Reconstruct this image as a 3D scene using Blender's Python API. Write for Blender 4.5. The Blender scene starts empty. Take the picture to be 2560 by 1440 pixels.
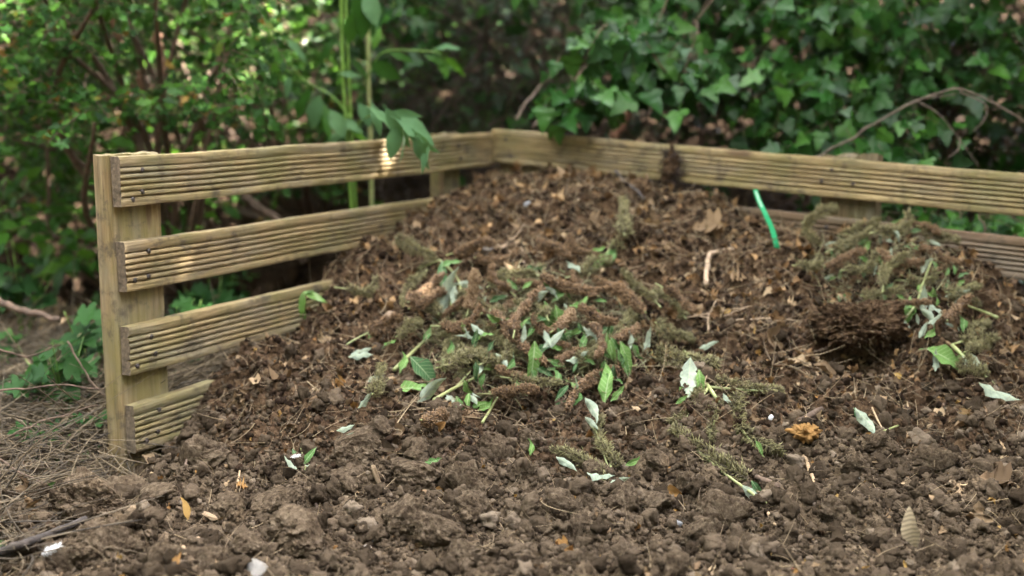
import bpy, math, random
import numpy as np
from mathutils import Vector, Matrix

R = math.radians
random.seed(11)
rng = np.random.default_rng(11)
SC = bpy.context.scene
COL = SC.collection

# ------------------------------------------------------------------ camera
F = 3100.0                      # focal length in pixels of the 2560 wide frame
TH = R(9.07)
CAMZ = 0.93
cam_d = bpy.data.cameras.new('camera')
cam = bpy.data.objects.new('camera', cam_d)
COL.objects.link(cam)
cam.location = (0, 0, CAMZ)
cam.rotation_euler = (R(90) - TH, 0, 0)
cam_d.sensor_width = 36
cam_d.lens = F / 2560 * 36
cam_d.clip_start = 0.05
cam_d.clip_end = 500
cam_d.dof.use_dof = True
cam_d.dof.focus_distance = 2.78
cam_d.dof.aperture_fstop = 1.6
SC.camera = cam

# ------------------------------------------------------------------ light
SUN = Vector((0.60, 0.10, 0.80)).normalized()      # towards the sun: high on the right
world = bpy.data.worlds.new('World')
SC.world = world
world.use_nodes = True
wn = world.node_tree
sky = wn.nodes.new('ShaderNodeTexSky')
sky.sky_type = 'NISHITA'
sky.sun_disc = False
sky.sun_elevation = math.asin(SUN.z)
sky.sun_rotation = math.atan2(SUN.x, SUN.y)
sky.dust_density = 2.5
sky.air_density = 0.8
bg = wn.nodes['Background']
bg.inputs['Strength'].default_value = 0.15
# bright broken cloud over the blue
w_tc = wn.nodes.new('ShaderNodeTexCoord')
w_no = wn.nodes.new('ShaderNodeTexNoise'); w_no.inputs['Scale'].default_value = 2.2; w_no.inputs['Detail'].default_value = 6
w_rp = wn.nodes.new('ShaderNodeValToRGB'); w_rp.color_ramp.elements[0].position = .36; w_rp.color_ramp.elements[1].position = .52
w_mx = wn.nodes.new('ShaderNodeMix'); w_mx.data_type = 'RGBA'; w_mx.inputs[7].default_value = (1.15, 1.09, .97, 1)
wn.links.new(w_tc.outputs['Generated'], w_no.inputs['Vector']); wn.links.new(w_no.outputs['Fac'], w_rp.inputs[0])
wn.links.new(w_rp.outputs[0], w_mx.inputs[0]); wn.links.new(sky.outputs[0], w_mx.inputs[6]); # overcast part of the sky: brightest overhead, dimmer towards the horizon
w_sx = wn.nodes.new('ShaderNodeSeparateXYZ'); wn.links.new(w_tc.outputs['Generated'], w_sx.inputs[0])
w_mr = wn.nodes.new('ShaderNodeMapRange'); w_mr.inputs['From Min'].default_value = .1; w_mr.inputs['From Max'].default_value = 1; w_mr.inputs['To Min'].default_value = .18; w_mr.inputs['To Max'].default_value = 2.9
wn.links.new(w_sx.outputs[2], w_mr.inputs['Value'])
w_vm = wn.nodes.new('ShaderNodeVectorMath'); w_vm.operation = 'SCALE'
wn.links.new(w_mx.outputs[2], w_vm.inputs[0]); wn.links.new(w_mr.outputs[0], w_vm.inputs['Scale'])
wn.links.new(w_vm.outputs[0], bg.inputs['Color'])
sun_d = bpy.data.lights.new('sun', 'SUN')
sun_d.energy = 5.0
sun_d.angle = R(0.5)
sun_d.color = (1.0, 0.94, 0.84)
sun = bpy.data.objects.new('sun', sun_d)
COL.objects.link(sun)
sun.rotation_euler = SUN.to_track_quat('Z', 'Y').to_euler()

SC.view_settings.view_transform = 'Standard'
SC.view_settings.look = 'None'
SC.view_settings.exposure = 4.55
SC.view_settings.gamma = 1
SC.render.engine = 'CYCLES'
SC.cycles.use_denoising = True
SC.cycles.max_bounces = 7
SC.cycles.diffuse_bounces = 4
SC.cycles.transmission_bounces = 4
SC.cycles.sample_clamp_indirect = 6
SC.cycles.use_adaptive_sampling = True
SC.cycles.adaptive_threshold = 0.02

# ------------------------------------------------------------------ pixels to places
CAMP = np.array([0, 0, CAMZ])
def ray(px, py):
    a = (px - 1280) / F; v = (720 - py) / F
    d = np.array([a, math.cos(TH) + v * math.sin(TH), -math.sin(TH) + v * math.cos(TH)])
    return d
def at(px, py, Y):
    d = ray(px, py)
    return CAMP + d * (Y / d[1])
CUP = np.array([0, math.sin(TH), math.cos(TH)])
CRT = np.array([1.0, 0, 0])
def nrm(v):
    v = np.asarray(v, float)
    return v / (np.linalg.norm(v, axis=-1, keepdims=True) + 1e-12)

# ------------------------------------------------------------------ noise
def _hash(ix, iy, iz, seed):
    h = (ix.astype(np.int64) * 374761393 + iy.astype(np.int64) * 668265263 + iz.astype(np.int64) * 2147483647 + seed * 974711) & 0xffffffff
    h = ((h ^ (h >> 13)) * 1274126177) & 0xffffffff
    h = ((h ^ (h >> 16)) * 2246822519) & 0xffffffff
    return ((h ^ (h >> 15)) & 0xffffff) / float(0xffffff) * 2 - 1
def noise3(x, y, z, seed=0):
    x, y, z = np.broadcast_arrays(np.asarray(x, float), np.asarray(y, float), np.asarray(z, float))
    fx, fy, fz = np.floor(x), np.floor(y), np.floor(z)
    u, v, w = x - fx, y - fy, z - fz
    u = u * u * (3 - 2 * u); v = v * v * (3 - 2 * v); w = w * w * (3 - 2 * w)
    r = 0
    for dx in (0, 1):
        for dy in (0, 1):
            for dz in (0, 1):
                r = r + _hash(fx + dx, fy + dy, fz + dz, seed) * (u if dx else 1 - u) * (v if dy else 1 - v) * (w if dz else 1 - w)
    return r
def fbm(x, y, z, octs=4, seed=0, gain=0.5):
    r, a = 0, 1.0
    for k in range(octs):
        r = r + a * noise3(x * 2 ** k, y * 2 ** k, z * 2 ** k, seed + k)
        a *= gain
    return r

# ------------------------------------------------------------------ mesh helpers
class MB:
    def __init__(s):
        s.v = []; s.q = []; s.t = []; s.rq = []; s.rt = []; s.n = 0
    def add(s, v, q=None, t=None, r=0.5):
        v = np.asarray(v, float).reshape(-1, 3)
        if q is not None and len(q):
            q = np.asarray(q, int).reshape(-1, 4); s.q.append(q + s.n)
            s.rq.append(np.broadcast_to(np.asarray(r, float), (len(q),)).copy())
        if t is not None and len(t):
            t = np.asarray(t, int).reshape(-1, 3); s.t.append(t + s.n)
            s.rt.append(np.broadcast_to(np.asarray(r, float), (len(t),)).copy())
        s.v.append(v); s.n += len(v)
    def inst(s, tpl, M, P, r):
        v, q, t = tpl
        N = len(P)
        if not N: return
        V = np.einsum('nij,vj->nvi', M, v) + P[:, None, :]
        off = (np.arange(N) * len(v))[:, None, None]
        Q = (q[None] + off).reshape(-1, 4) if len(q) else None
        T = (t[None] + off).reshape(-1, 3) if len(t) else None
        r = np.asarray(r, float)
        base = s.n
        s.v.append(V.reshape(-1, 3)); s.n += N * len(v)
        if Q is not None:
            s.q.append(Q + base); s.rq.append(np.repeat(r, len(q)))
        if T is not None:
            s.t.append(T + base); s.rt.append(np.repeat(r, len(t)))
    def mesh(s, name, mat, smooth=True):
        me = bpy.data.meshes.new(name)
        V = np.concatenate(s.v) if s.v else np.zeros((0, 3))
        T = np.concatenate(s.t) if s.t else np.zeros((0, 3), int)
        Q = np.concatenate(s.q) if s.q else np.zeros((0, 4), int)
        me.vertices.add(len(V)); me.vertices.foreach_set('co', V.astype(np.float32).ravel())
        me.loops.add(T.size + Q.size)
        me.loops.foreach_set('vertex_index', np.concatenate([T.ravel(), Q.ravel()]).astype(np.int32))
        npol = len(T) + len(Q)
        me.polygons.add(npol)
        st = np.concatenate([np.arange(len(T)) * 3, T.size + np.arange(len(Q)) * 4]).astype(np.int32)
        me.polygons.foreach_set('loop_start', st)
        me.polygons.foreach_set('use_smooth', np.full(npol, smooth, bool))
        me.update(calc_edges=True)
        a = me.attributes.new('rnd', 'FLOAT', 'FACE')
        rr = np.concatenate((s.rt or [np.zeros(0)]) + (s.rq or [np.zeros(0)]))
        a.data.foreach_set('value', rr.astype(np.float32))
        me.materials.append(mat)
        me.validate()
        return me
    def build(s, name, mat, parent=None, smooth=True):
        o = bpy.data.objects.new(name, s.mesh(name, mat, smooth))
        COL.objects.link(o)
        if parent is not None: o.parent = parent
        return o

def empty(name, loc=(0, 0, 0)):
    o = bpy.data.objects.new(name, None)
    o.empty_display_size = 0.05
    COL.objects.link(o); o.location = loc
    return o
def tag(o, label=None, cat=None, group=None, kind=None):
    if label: o['label'] = label
    if cat: o['category'] = cat
    if group: o['group'] = group
    if kind: o['kind'] = kind
    return o

def frame_of(d):
    d = nrm(d)
    a = np.array([0, 0, 1.0]) if abs(d[2]) < 0.9 else np.array([1.0, 0, 0])
    s = nrm(np.cross(d, a)); u = np.cross(s, d)
    return d, s, u
def tube_arrays(P, rad, sides=6, cap=True):
    P = np.asarray(P, float); n = len(P)
    rad = np.broadcast_to(np.asarray(rad, float), (n,))
    T = np.gradient(P, axis=0)
    T = nrm(T)
    d, s, u = frame_of(T[0])
    V = []
    for i in range(n):
        s = nrm(s - T[i] * np.dot(s, T[i])); u = np.cross(T[i], s)
        a = np.arange(sides) / sides * 2 * math.pi
        V.append(P[i] + rad[i] * (np.cos(a)[:, None] * s + np.sin(a)[:, None] * u))
    V = np.concatenate(V)
    Q = []
    for i in range(n - 1):
        for j in range(sides):
            k = (j + 1) % sides
            Q.append((i * sides + j, i * sides + k, (i + 1) * sides + k, (i + 1) * sides + j))
    T3 = []
    if cap:
        V = np.concatenate([V, P[:1], P[-1:]])
        c0, c1 = n * sides, n * sides + 1
        for j in range(sides):
            k = (j + 1) % sides
            T3.append((c0, k, j)); T3.append((c1, (n - 1) * sides + j, (n - 1) * sides + k))
    return V, np.array(Q), np.array(T3, int).reshape(-1, 3)
def add_tube(mb, P, rad, sides=6, r=0.5, cap=True):
    V, Q, T = tube_arrays(P, rad, sides, cap)
    mb.add(V, Q, T, r) if False else (mb.v.append(V), mb.q.append(Q + mb.n), mb.rq.append(np.full(len(Q), r)), (mb.t.append(T + mb.n), mb.rt.append(np.full(len(T), r))) if len(T) else None, setattr(mb, 'n', mb.n + len(V)))
def smooth_path(P, k=6):
    """Catmull-Rom through the points."""
    P = [np.asarray(p, float) for p in P]
    P = [2 * P[0] - P[1]] + P + [2 * P[-1] - P[-2]]
    out = []
    for i in range(1, len(P) - 2):
        for j in range(k):
            t = j / k
            out.append(0.5 * (2 * P[i] + (P[i + 1] - P[i - 1]) * t + (2 * P[i - 1] - 5 * P[i] + 4 * P[i + 1] - P[i + 2]) * t * t + (3 * P[i] - P[i - 1] - 3 * P[i + 1] + P[i + 2]) * t ** 3))
    out.append(P[-2])
    return np.array(out)
def ico(sub):
    import bmesh
    bm = bmesh.new(); bmesh.ops.create_icosphere(bm, subdivisions=sub, radius=1)
    v = np.array([x.co[:] for x in bm.verts]); t = np.array([[a.index for a in f.verts] for f in bm.faces]); bm.free()
    return v, np.zeros((0, 4), int), t
ICO1, ICO2, ICO3, ICO5, ICO7 = ico(1), ico(2), ico(3), ico(5), ico(7)

def leaf_tpl(outline, fold=0.15, bend=0.15, wave=0.0, twist=0.0, stalk=0.0):
    """outline: (s, halfwidth) points from base to tip; x along the leaf, z the upper side."""
    v = []
    for i, (s, w) in enumerate(outline):
        sm = min(max(s, 0.0), 1.0)
        for side in (-1, 0, 1):
            x = s if side else sm
            y = side * w
            z = abs(y) * fold - bend * x * x + (wave * math.sin(i * 2.1 + side) * abs(y) * 2)
            if twist:
                a = twist * (x - .3); y, z = y * math.cos(a) - z * math.sin(a), y * math.sin(a) + z * math.cos(a)
            v.append((x, y, z))
    q = []
    for i in range(len(outline) - 1):
        a = i * 3
        q.append((a, a + 3, a + 4, a + 1)); q.append((a + 1, a + 4, a + 5, a + 2))
    v = np.array(v)
    q = np.array(q)
    if stalk:
        v[:, 0] += stalk
        n = len(v)
        w = 0.012
        v = np.concatenate([v, np.array([[0, -w, 0.0], [0, w, 0.0], [stalk + .02, w, 0.005], [stalk + .02, -w, 0.005]])])
        q = np.concatenate([q, [[n, n + 3, n + 2, n + 1]]])
    return v, q, np.zeros((0, 3), int)
LANCE = [(0, .01), (.06, .045), (.16, .10), (.3, .145), (.45, .155), (.6, .135), (.75, .095), (.88, .045), (1, .0)]
OVAL = [(0, .01), (.08, .09), (.2, .18), (.38, .25), (.55, .26), (.72, .2), (.86, .11), (1, .0)]
IVY = [(0, .02), (-.10, .16), (-.04, .34), (.10, .40), (.22, .52), (.30, .40), (.40, .27), (.58, .24), (.75, .15), (1, .0)]
HAW = [(0, .015), (.12, .05), (.28, .13), (.36, .36), (.44, .34), (.47, .17), (.55, .17), (.66, .34), (.74, .29), (.76, .15), (.84, .16), (.93, .13), (1, .03)]
MAPLE = [(0, .02), (-.04, .2), (.06, .5), (.18, .42), (.24, .28), (.34, .5), (.5, .56), (.5, .36), (.55, .2), (.66, .26), (.76, .2), (1, .0)]
CHIP = [(0, .05), (.2, .24), (.55, .3), (.85, .2), (1, .06)]
def rot_from(d, n):
    """(N,3,3) matrices with x along d and z close to n."""
    d = nrm(d); n = nrm(n - np.sum(n * d, -1, keepdims=True) * d)
    y = np.cross(n, d)
    return np.stack([d, y, n], -1)
def rand_dir(N):
    return nrm(rng.normal(size=(N, 3)))

# ------------------------------------------------------------------ materials
def new_mat(name):
    m = bpy.data.materials.new(name); m.use_nodes = True
    nt = m.node_tree; b = nt.nodes['Principled BSDF']
    return m, nt, b
def N(nt, t, **kw):
    n = nt.nodes.new(t)
    for k, v in kw.items():
        if k in n.inputs: n.inputs[k].default_value = v
        else: setattr(n, k, v)
    return n
def ramp(nt, src, stops):
    r = nt.nodes.new('ShaderNodeValToRGB')
    e = r.color_ramp.elements
    while len(e) < len(stops): e.new(0.5)
    for i, (p, c) in enumerate(stops):
        e[i].position = p; e[i].color = (*c, 1)
    nt.links.new(src, r.inputs[0])
    return r.outputs[0]
def mix(nt, fac, a, b, mode='MIX'):
    m = nt.nodes.new('ShaderNodeMix'); m.data_type = 'RGBA'; m.blend_type = mode
    for sock, val in ((m.inputs[0], fac), (m.inputs[6], a), (m.inputs[7], b)):
        if hasattr(val, 'links') or hasattr(val, 'is_output'): nt.links.new(val, sock)
        elif isinstance(val, tuple): sock.default_value = (*val, 1)
        else: sock.default_value = val
    return m.outputs[2]
def coords(nt, scale=(1, 1, 1), rnd_off=False, kind='Object'):
    tc = nt.nodes.new('ShaderNodeTexCoord')
    mp = nt.nodes.new('ShaderNodeMapping'); mp.inputs['Scale'].default_value = scale
    src = tc.outputs[kind]
    if rnd_off:
        oi = nt.nodes.new('ShaderNodeObjectInfo')
        mu = nt.nodes.new('ShaderNodeVectorMath'); mu.operation = 'SCALE'; mu.inputs['Scale'].default_value = 17.0
        cb = nt.nodes.new('ShaderNodeCombineXYZ')
        for k in range(3): nt.links.new(oi.outputs['Random'], cb.inputs[k])
        nt.links.new(cb.outputs[0], mu.inputs[0])
        ad = nt.nodes.new('ShaderNodeVectorMath'); ad.operation = 'ADD'
        nt.links.new(src, ad.inputs[0]); nt.links.new(mu.outputs[0], ad.inputs[1]); src = ad.outputs[0]
    nt.links.new(src, mp.inputs[0])
    return mp.outputs[0]
def noise_tex(nt, vec, scale, detail=6, rough=0.6, dist=0.0):
    n = N(nt, 'ShaderNodeTexNoise', Scale=scale, Detail=detail, Roughness=rough, Distortion=dist)
    nt.links.new(vec, n.inputs['Vector'])
    return n.outputs['Fac']
def bump(nt, b, h, dist, strength=1.0, prev=None):
    bp = N(nt, 'ShaderNodeBump', Strength=strength, Distance=dist)
    nt.links.new(h, bp.inputs['Height'])
    if prev is not None: nt.links.new(prev, bp.inputs['Normal'])
    nt.links.new(bp.outputs[0], b.inputs['Normal'])
    return bp.outputs[0]

def soil_mat(name, stops, fine=1.0, rough=0.95, sc=1.0):
    m, nt, b = new_mat(name)
    v = coords(nt, (sc, sc, sc))
    n1 = noise_tex(nt, v, 9, 8, 0.7)
    n2 = noise_tex(nt, v, 70, 5, 0.65)
    vo = N(nt, 'ShaderNodeTexVoronoi', Scale=95.0); nt.links.new(v, vo.inputs['Vector'])
    hs = N(nt, 'ShaderNodeSeparateColor'); nt.links.new(vo.outputs['Color'], hs.inputs[0])
    add = N(nt, 'ShaderNodeMath', operation='MULTIPLY_ADD'); nt.links.new(n2, add.inputs[0]); add.inputs[1].default_value = 0.6
    mul = N(nt, 'ShaderNodeMath', operation='MULTIPLY'); nt.links.new(n1, mul.inputs[0]); mul.inputs[1].default_value = 0.4
    nt.links.new(mul.outputs[0], add.inputs[2])
    add2 = N(nt, 'ShaderNodeMath', operation='MULTIPLY_ADD'); nt.links.new(hs.outputs[0], add2.inputs[0]); add2.inputs[1].default_value = 0.22
    nt.links.new(add.outputs[0], add2.inputs[2])
    c = ramp(nt, add2.outputs[0], stops)
    nt.links.new(c, b.inputs['Base Color'])
    b.inputs['Roughness'].default_value = rough
    b.inputs['Specular IOR Level'].default_value = 0.06
    p = bump(nt, b, n2, 0.012 * fine, 1.0)
    n3 = noise_tex(nt, v, 260, 3, 0.7)
    p = bump(nt, b, n3, 0.004 * fine, 1.0, p)
    return m
SOIL = soil_mat('bare_soil', [(.38, (.015, .010, .006)), (.52, (.060, .042, .026)), (.66, (.116, .084, .053)), (.82, (.20, .150, .100))])
COMPOST = soil_mat('compost', [(.36, (.012, .007, .004)), (.50, (.042, .025, .014)), (.64, (.088, .055, .031)), (.82, (.18, .115, .065))], 1.4)
CLOD = soil_mat('clod_soil', [(.36, (.024, .016, .010)), (.50, (.076, .053, .033)), (.64, (.133, .097, .063)), (.80, (.22, .168, .112))], 1.6, .95, .07)
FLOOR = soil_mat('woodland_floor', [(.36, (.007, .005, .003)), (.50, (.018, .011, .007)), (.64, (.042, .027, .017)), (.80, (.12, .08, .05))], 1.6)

def crumb_mat(name, stops):
    m, nt, b = new_mat(name)
    at_ = N(nt, 'ShaderNodeAttribute', attribute_name='rnd')
    v = coords(nt)
    n2 = noise_tex(nt, v, 160, 4, 0.7)
    c = ramp(nt, at_.outputs['Fac'], stops)
    c = mix(nt, n2, mix(nt, 0.5, c, (0.0, 0.0, 0.0)), c)
    nt.links.new(c, b.inputs['Base Color'])
    b.inputs['Roughness'].default_value = 0.95
    b.inputs['Specular IOR Level'].default_value = 0.06
    bump(nt, b, n2, 0.006)
    return m
CRUMB = crumb_mat('crumbs', [(0, (.029, .02, .012)), (.5, (.080, .058, .037)), (.93, (.123, .090, .059)), (1, (.22, .17, .12))])
CRUMB_DARK = crumb_mat('dark_crumbs', [(0, (.018, .011, .007)), (.5, (.04, .025, .015)), (.92, (.075, .047, .028)), (1, (.18, .12, .07))])

def leaf_mat(name, stops, under=None, gloss=0.45, trans=0.35, vein=None, scale=30, tcol=None, spec=.18):
    m, nt, b = new_mat(name)
    at_ = N(nt, 'ShaderNodeAttribute', attribute_name='rnd')
    c = ramp(nt, at_.outputs['Fac'], stops)
    v = coords(nt)
    n = noise_tex(nt, v, scale, 4, 0.6)
    c = mix(nt, n, mix(nt, 0.45, c, (.01, .02, .005)), c)
    if vein:
        tc = N(nt, 'ShaderNodeTexCoord'); sx = N(nt, 'ShaderNodeSeparateXYZ'); nt.links.new(tc.outputs['Object'], sx.inputs[0])
        ab = N(nt, 'ShaderNodeMath', operation='ABSOLUTE'); nt.links.new(sx.outputs[1], ab.inputs[0])
        mid = ramp(nt, ab.outputs[0], [(.006, (1, 1, 1)), (.014, (0, 0, 0))])
        ma = N(nt, 'ShaderNodeMath', operation='MULTIPLY_ADD'); nt.links.new(ab.outputs[0], ma.inputs[0]); ma.inputs[1].default_value = -.9; nt.links.new(sx.outputs[0], ma.inputs[2])
        mu = N(nt, 'ShaderNodeMath', operation='MULTIPLY'); nt.links.new(ma.outputs[0], mu.inputs[0]); mu.inputs[1].default_value = 62.0
        si = N(nt, 'ShaderNodeMath', operation='SINE'); nt.links.new(mu.outputs[0], si.inputs[0])
        sv = ramp(nt, si.outputs[0], [(.80, (0, 0, 0)), (1.0, (.55,) * 3)])
        vv = mix(nt, 1.0, mid, sv, 'LIGHTEN')
    if under is not None:
        n8 = noise_tex(nt, v, 7, 4, .65)
        under = mix(nt, ramp(nt, n8, [(.45, (0, 0, 0)), (.7, (1, 1, 1))]), under, tuple(x * .62 for x in under))
        geo = N(nt, 'ShaderNodeNewGeometry')
        c = mix(nt, geo.outputs['Backfacing'], c, under)
    if vein: c = mix(nt, vv, c, mix(nt, .55, c, vein))
    nt.links.new(c, b.inputs['Base Color'])
    b.inputs['Roughness'].default_value = gloss
    b.inputs['Specular IOR Level'].default_value = spec
    bump(nt, b, n, 0.004, 0.6)
    if trans > 0:
        tr = N(nt, 'ShaderNodeBsdfTranslucent')
        tc = mix(nt, 1.0, c, tcol or (1.0, 1.0, 0.45), 'MULTIPLY')
        g = N(nt, 'ShaderNodeBrightContrast', Bright=0.02); nt.links.new(tc, g.inputs[0])
        nt.links.new(g.outputs[0], tr.inputs['Color'])
        ms = N(nt, 'ShaderNodeMixShader'); ms.inputs[0].default_value = trans
        nt.links.new(b.outputs[0], ms.inputs[1]); nt.links.new(tr.outputs[0], ms.inputs[2])
        nt.links.new(ms.outputs[0], nt.nodes['Material Output'].inputs['Surface'])
    return m
HAW_M = leaf_mat('hawthorn_leaf', [(0, (.010, .045, .005)), (.5, (.028, .105, .008)), (.95, (.075, .19, .014)), (.975, (.26, .17, .03)), (1, (.26, .12, .03))], gloss=.5, trans=.4)
HAW_W = leaf_mat('shade_weed_leaf', [(0, (.012, .05, .010)), (1, (.035, .11, .02))], gloss=.6, trans=.3, spec=.15)
IVY_M = leaf_mat('ivy_leaf', [(0, (.006, .034, .005)), (.6, (.019, .084, .011)), (1, (.06, .17, .02))], gloss=.42, trans=.2, spec=.25)
BUSH_M = leaf_mat('broad_leaf', [(0, (.02, .08, .006)), (.6, (.05, .16, .010)), (1, (.12, .28, .02))], gloss=.5, trans=.5)
STRIPE_M = None
TREE_M = leaf_mat('tree_leaf', [(0, (.03, .08, .02)), (1, (.06, .14, .03))], gloss=.5, trans=.3)
BUD_M = leaf_mat('buddleja_leaf', [(0, (.035, .095, .035)), (.5, (.085, .19, .045)), (1, (.16, .29, .06))], under=(.285, .335, .25), gloss=.5, trans=.15, scale=60, vein=(.40, .45, .27))
BUDG_M = leaf_mat('downy_leaf', [(0, (.075, .17, .07)), (1, (.12, .24, .10))], under=(.30, .38, .28), gloss=.6, trans=.3)
WEED_M = leaf_mat('weed_leaf', [(0, (.03, .07, .015)), (.6, (.06, .11, .03)), (.8, (.12, .12, .04)), (1, (.16, .11, .05))], gloss=.6, trans=.3)
DEAD_M = leaf_mat('dead_leaf', [(0, (.030, .017, .010)), (.35, (.085, .050, .029)), (.65, (.17, .105, .058)), (.88, (.31, .205, .115)), (1, (.46, .335, .20))], gloss=.7, trans=.1, scale=70, tcol=(1, .8, .5))
RUST_M = leaf_mat('rusty_leaf', [(0, (.10, .05, .022)), (.5, (.21, .115, .05)), (.85, (.34, .20, .09)), (1, (.44, .29, .15))], gloss=.7, trans=.1, scale=70, tcol=(1, .8, .5))
GOLD_M = leaf_mat('golden_leaf', [(0, (.24, .11, .03)), (.5, (.36, .19, .06)), (1, (.50, .33, .10))], gloss=.65, trans=.15, scale=70, tcol=(1, .8, .5))

def plain_mat(name, c1, c2, rough=.8, scale=40, bd=0.003, stretch=(1, 1, 1), attr=False):
    m, nt, b = new_mat(name)
    v = coords(nt, stretch)
    n = noise_tex(nt, v, scale, 5, .65)
    if attr:
        at_ = N(nt, 'ShaderNodeAttribute', attribute_name='rnd')
        c = ramp(nt, at_.outputs['Fac'], [(0, c1), (1, c2)])
        c = mix(nt, n, mix(nt, .45, c, (0.0, 0.0, 0.0)), c)
    else:
        c = ramp(nt, n, [(.35, c1), (.65, c2)])
    nt.links.new(c, b.inputs['Base Color'])
    b.inputs['Roughness'].default_value = rough
    if bd: bump(nt, b, n, bd)
    return m
BARK = plain_mat('bark', (.05, .032, .020), (.14, .09, .06), .9, 45, .006)
DARKBARK = plain_mat('dark_bark', (.014, .010, .008), (.055, .042, .034), .85, 45, .006)
REDBARK = plain_mat('reddish_bark', (.10, .045, .025), (.22, .11, .06), .8, 45, .004)
VINE = plain_mat('bare_vine', (.10, .072, .052), (.22, .165, .125), .85, 60, .003)
TWINE = plain_mat('old_vine', (.06, .045, .034), (.16, .12, .09), .85, 60, .003)
STRAW = plain_mat('dry_stalk', (.10, .065, .035), (.34, .25, .14), .8, 60, 0, attr=True)
STALKG = plain_mat('olive_stalk', (.10, .085, .04), (.30, .29, .14), .7, 60, 0, attr=True)
TANGLE = plain_mat('old_straw', (.03, .021, .012), (.19, .14, .08), .85, 60, 0, attr=True)
TWIG = plain_mat('dead_twig', (.016, .010, .007), (.075, .046, .030), .9, 60, 0, attr=True)
GSTEM = plain_mat('green_stem', (.17, .20, .065), (.28, .29, .12), .5, 30, .001)
BSTEM = plain_mat('bright_stem', (.08, .17, .025), (.17, .30, .05), .45, 12, .001)
ROOT_M = plain_mat('pale_root', (.24, .165, .10), (.40, .29, .19), .85, 70, .003)
SEED_B = plain_mat('brown_seed', (.040, .022, .012), (.31, .185, .085), .85, 300, 0, attr=True)
SEED_T = plain_mat('tan_seed', (.13, .075, .035), (.36, .235, .12), .85, 300, 0, attr=True)
SEED_G = plain_mat('greenish_seed', (.05, .033, .016), (.31, .28, .115), .85, 300, 0, attr=True)
NAIL_M = plain_mat('rusty_nail', (.018, .014, .012), (.05, .035, .028), .55, 200, .001)
STONE = plain_mat('pale_stone', (.20, .165, .13), (.36, .31, .26), .8, 60, .003)
SLATE = plain_mat('grey_stone', (.12, .125, .13), (.22, .22, .22), .7, 60, .002)
WHITE = plain_mat('white_crust', (.10, .085, .07), (.50, .47, .42), .9, 90, .004)
FEATH = plain_mat('feather_white', (.62, .62, .60), (.82, .82, .80), .9, 50, 0)
RED = plain_mat('red_skin', (.30, .02, .015), (.50, .05, .03), .5, 40, .001)
CHIPW = plain_mat('wood_chip', (.26, .17, .09), (.42, .30, .18), .8, 30, .003, (1, 6, 6))
def strap_mat():
    m, nt, b = new_mat('green_plastic')
    b.inputs['Base Color'].default_value = (.012, .29, .11, 1)
    b.inputs['Roughness'].default_value = .4
    n = noise_tex(nt, coords(nt), 80, 2, .5); bump(nt, b, n, .002)
    return m
STRAP = strap_mat()
def stripe_mat():
    m, nt, b = new_mat('striped_dry_leaf')
    w = N(nt, 'ShaderNodeTexWave', Scale=3.2, Distortion=2.0); nt.links.new(coords(nt, (1, .8, 0)), w.inputs['Vector'])
    c = ramp(nt, w.outputs['Fac'], [(.2, (.12, .09, .05)), (.6, (.18, .14, .08)), (.9, (.23, .18, .105))])
    nt.links.new(c, b.inputs['Base Color']); b.inputs['Roughness'].default_value = .8
    return m
STRIPE_M = stripe_mat()
PRINT = plain_mat('white_print', (.6, .7, .6), (.75, .8, .75), .5, 40, 0)

def wood_mat(name, c_dark, c_mid, c_light, algae, amt, axis='x'):
    m, nt, b = new_mat(name)
    st = {'x': (1.6, 28, 28), 'z': (28, 28, 1.6)}[axis]
    v = coords(nt, st, True)
    grain = noise_tex(nt, v, 3.2, 8, .62, .4)
    v2 = coords(nt, (1, 1, 1), True)
    big = noise_tex(nt, v2, 5.5, 4, .6)
    blot = noise_tex(nt, v2, 13, 6, .7)
    c = ramp(nt, grain, [(.30, c_dark), (.48, c_mid), (.70, c_light)])
    fa = ramp(nt, big, [(.42, (0, 0, 0)), (.62, (amt,) * 3)])
    c = mix(nt, fa, c, algae)
    oi = N(nt, 'ShaderNodeObjectInfo'); c = mix(nt, 1.0, c, ramp(nt, oi.outputs['Random'], [(0, (.72, .70, .68)), (.5, (.98, .95, .88)), (1, (1.06, 1.08, 1.0))]), 'MULTIPLY')
    gr = noise_tex(nt, coords(nt, {'x': (2.2, 9, 9), 'z': (9, 9, 2.2)}[axis], True), 1.6, 5, .65)
    c = mix(nt, ramp(nt, gr, [(.45, (0, 0, 0)), (.65, (.7,) * 3)]), c, mix(nt, .35, tuple(x * .9 for x in (.21, .185, .14)), c))
    # dark weather spots
    sp = ramp(nt, blot, [(.53, (0, 0, 0)), (.66, (.8,) * 3)])
    c = mix(nt, sp, c, (.06, .048, .034))
    # knots
    kv = coords(nt, {'x': (3.2, 14, 14), 'z': (14, 14, 3.2)}[axis], True)
    vo = N(nt, 'ShaderNodeTexVoronoi', Scale=1.0, Randomness=1.0); nt.links.new(kv, vo.inputs['Vector'])
    kn = ramp(nt, vo.outputs['Distance'], [(.10, (.8,) * 3), (.2, (0, 0, 0))])
    c = mix(nt, kn, c, (.09, .055, .03))
    nt.links.new(c, b.inputs['Base Color'])
    b.inputs['Roughness'].default_value = .82
    b.inputs['Specular IOR Level'].default_value = .25
    p = bump(nt, b, grain, .004, .8)
    fine = noise_tex(nt, coords(nt, {'x': (6, 90, 90), 'z': (90, 90, 6)}[axis], True), 3, 4, .7)
    bump(nt, b, fine, .0015, .8, p)
    return m
WOOD = wood_mat('weathered_decking', (.085, .060, .034), (.22, .160, .082), (.40, .305, .17), (.125, .118, .045), .65)
WOOD_R = wood_mat('brown_decking', (.055, .034, .022), (.145, .095, .06), (.25, .175, .115), (.10, .085, .04), .4)
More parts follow.
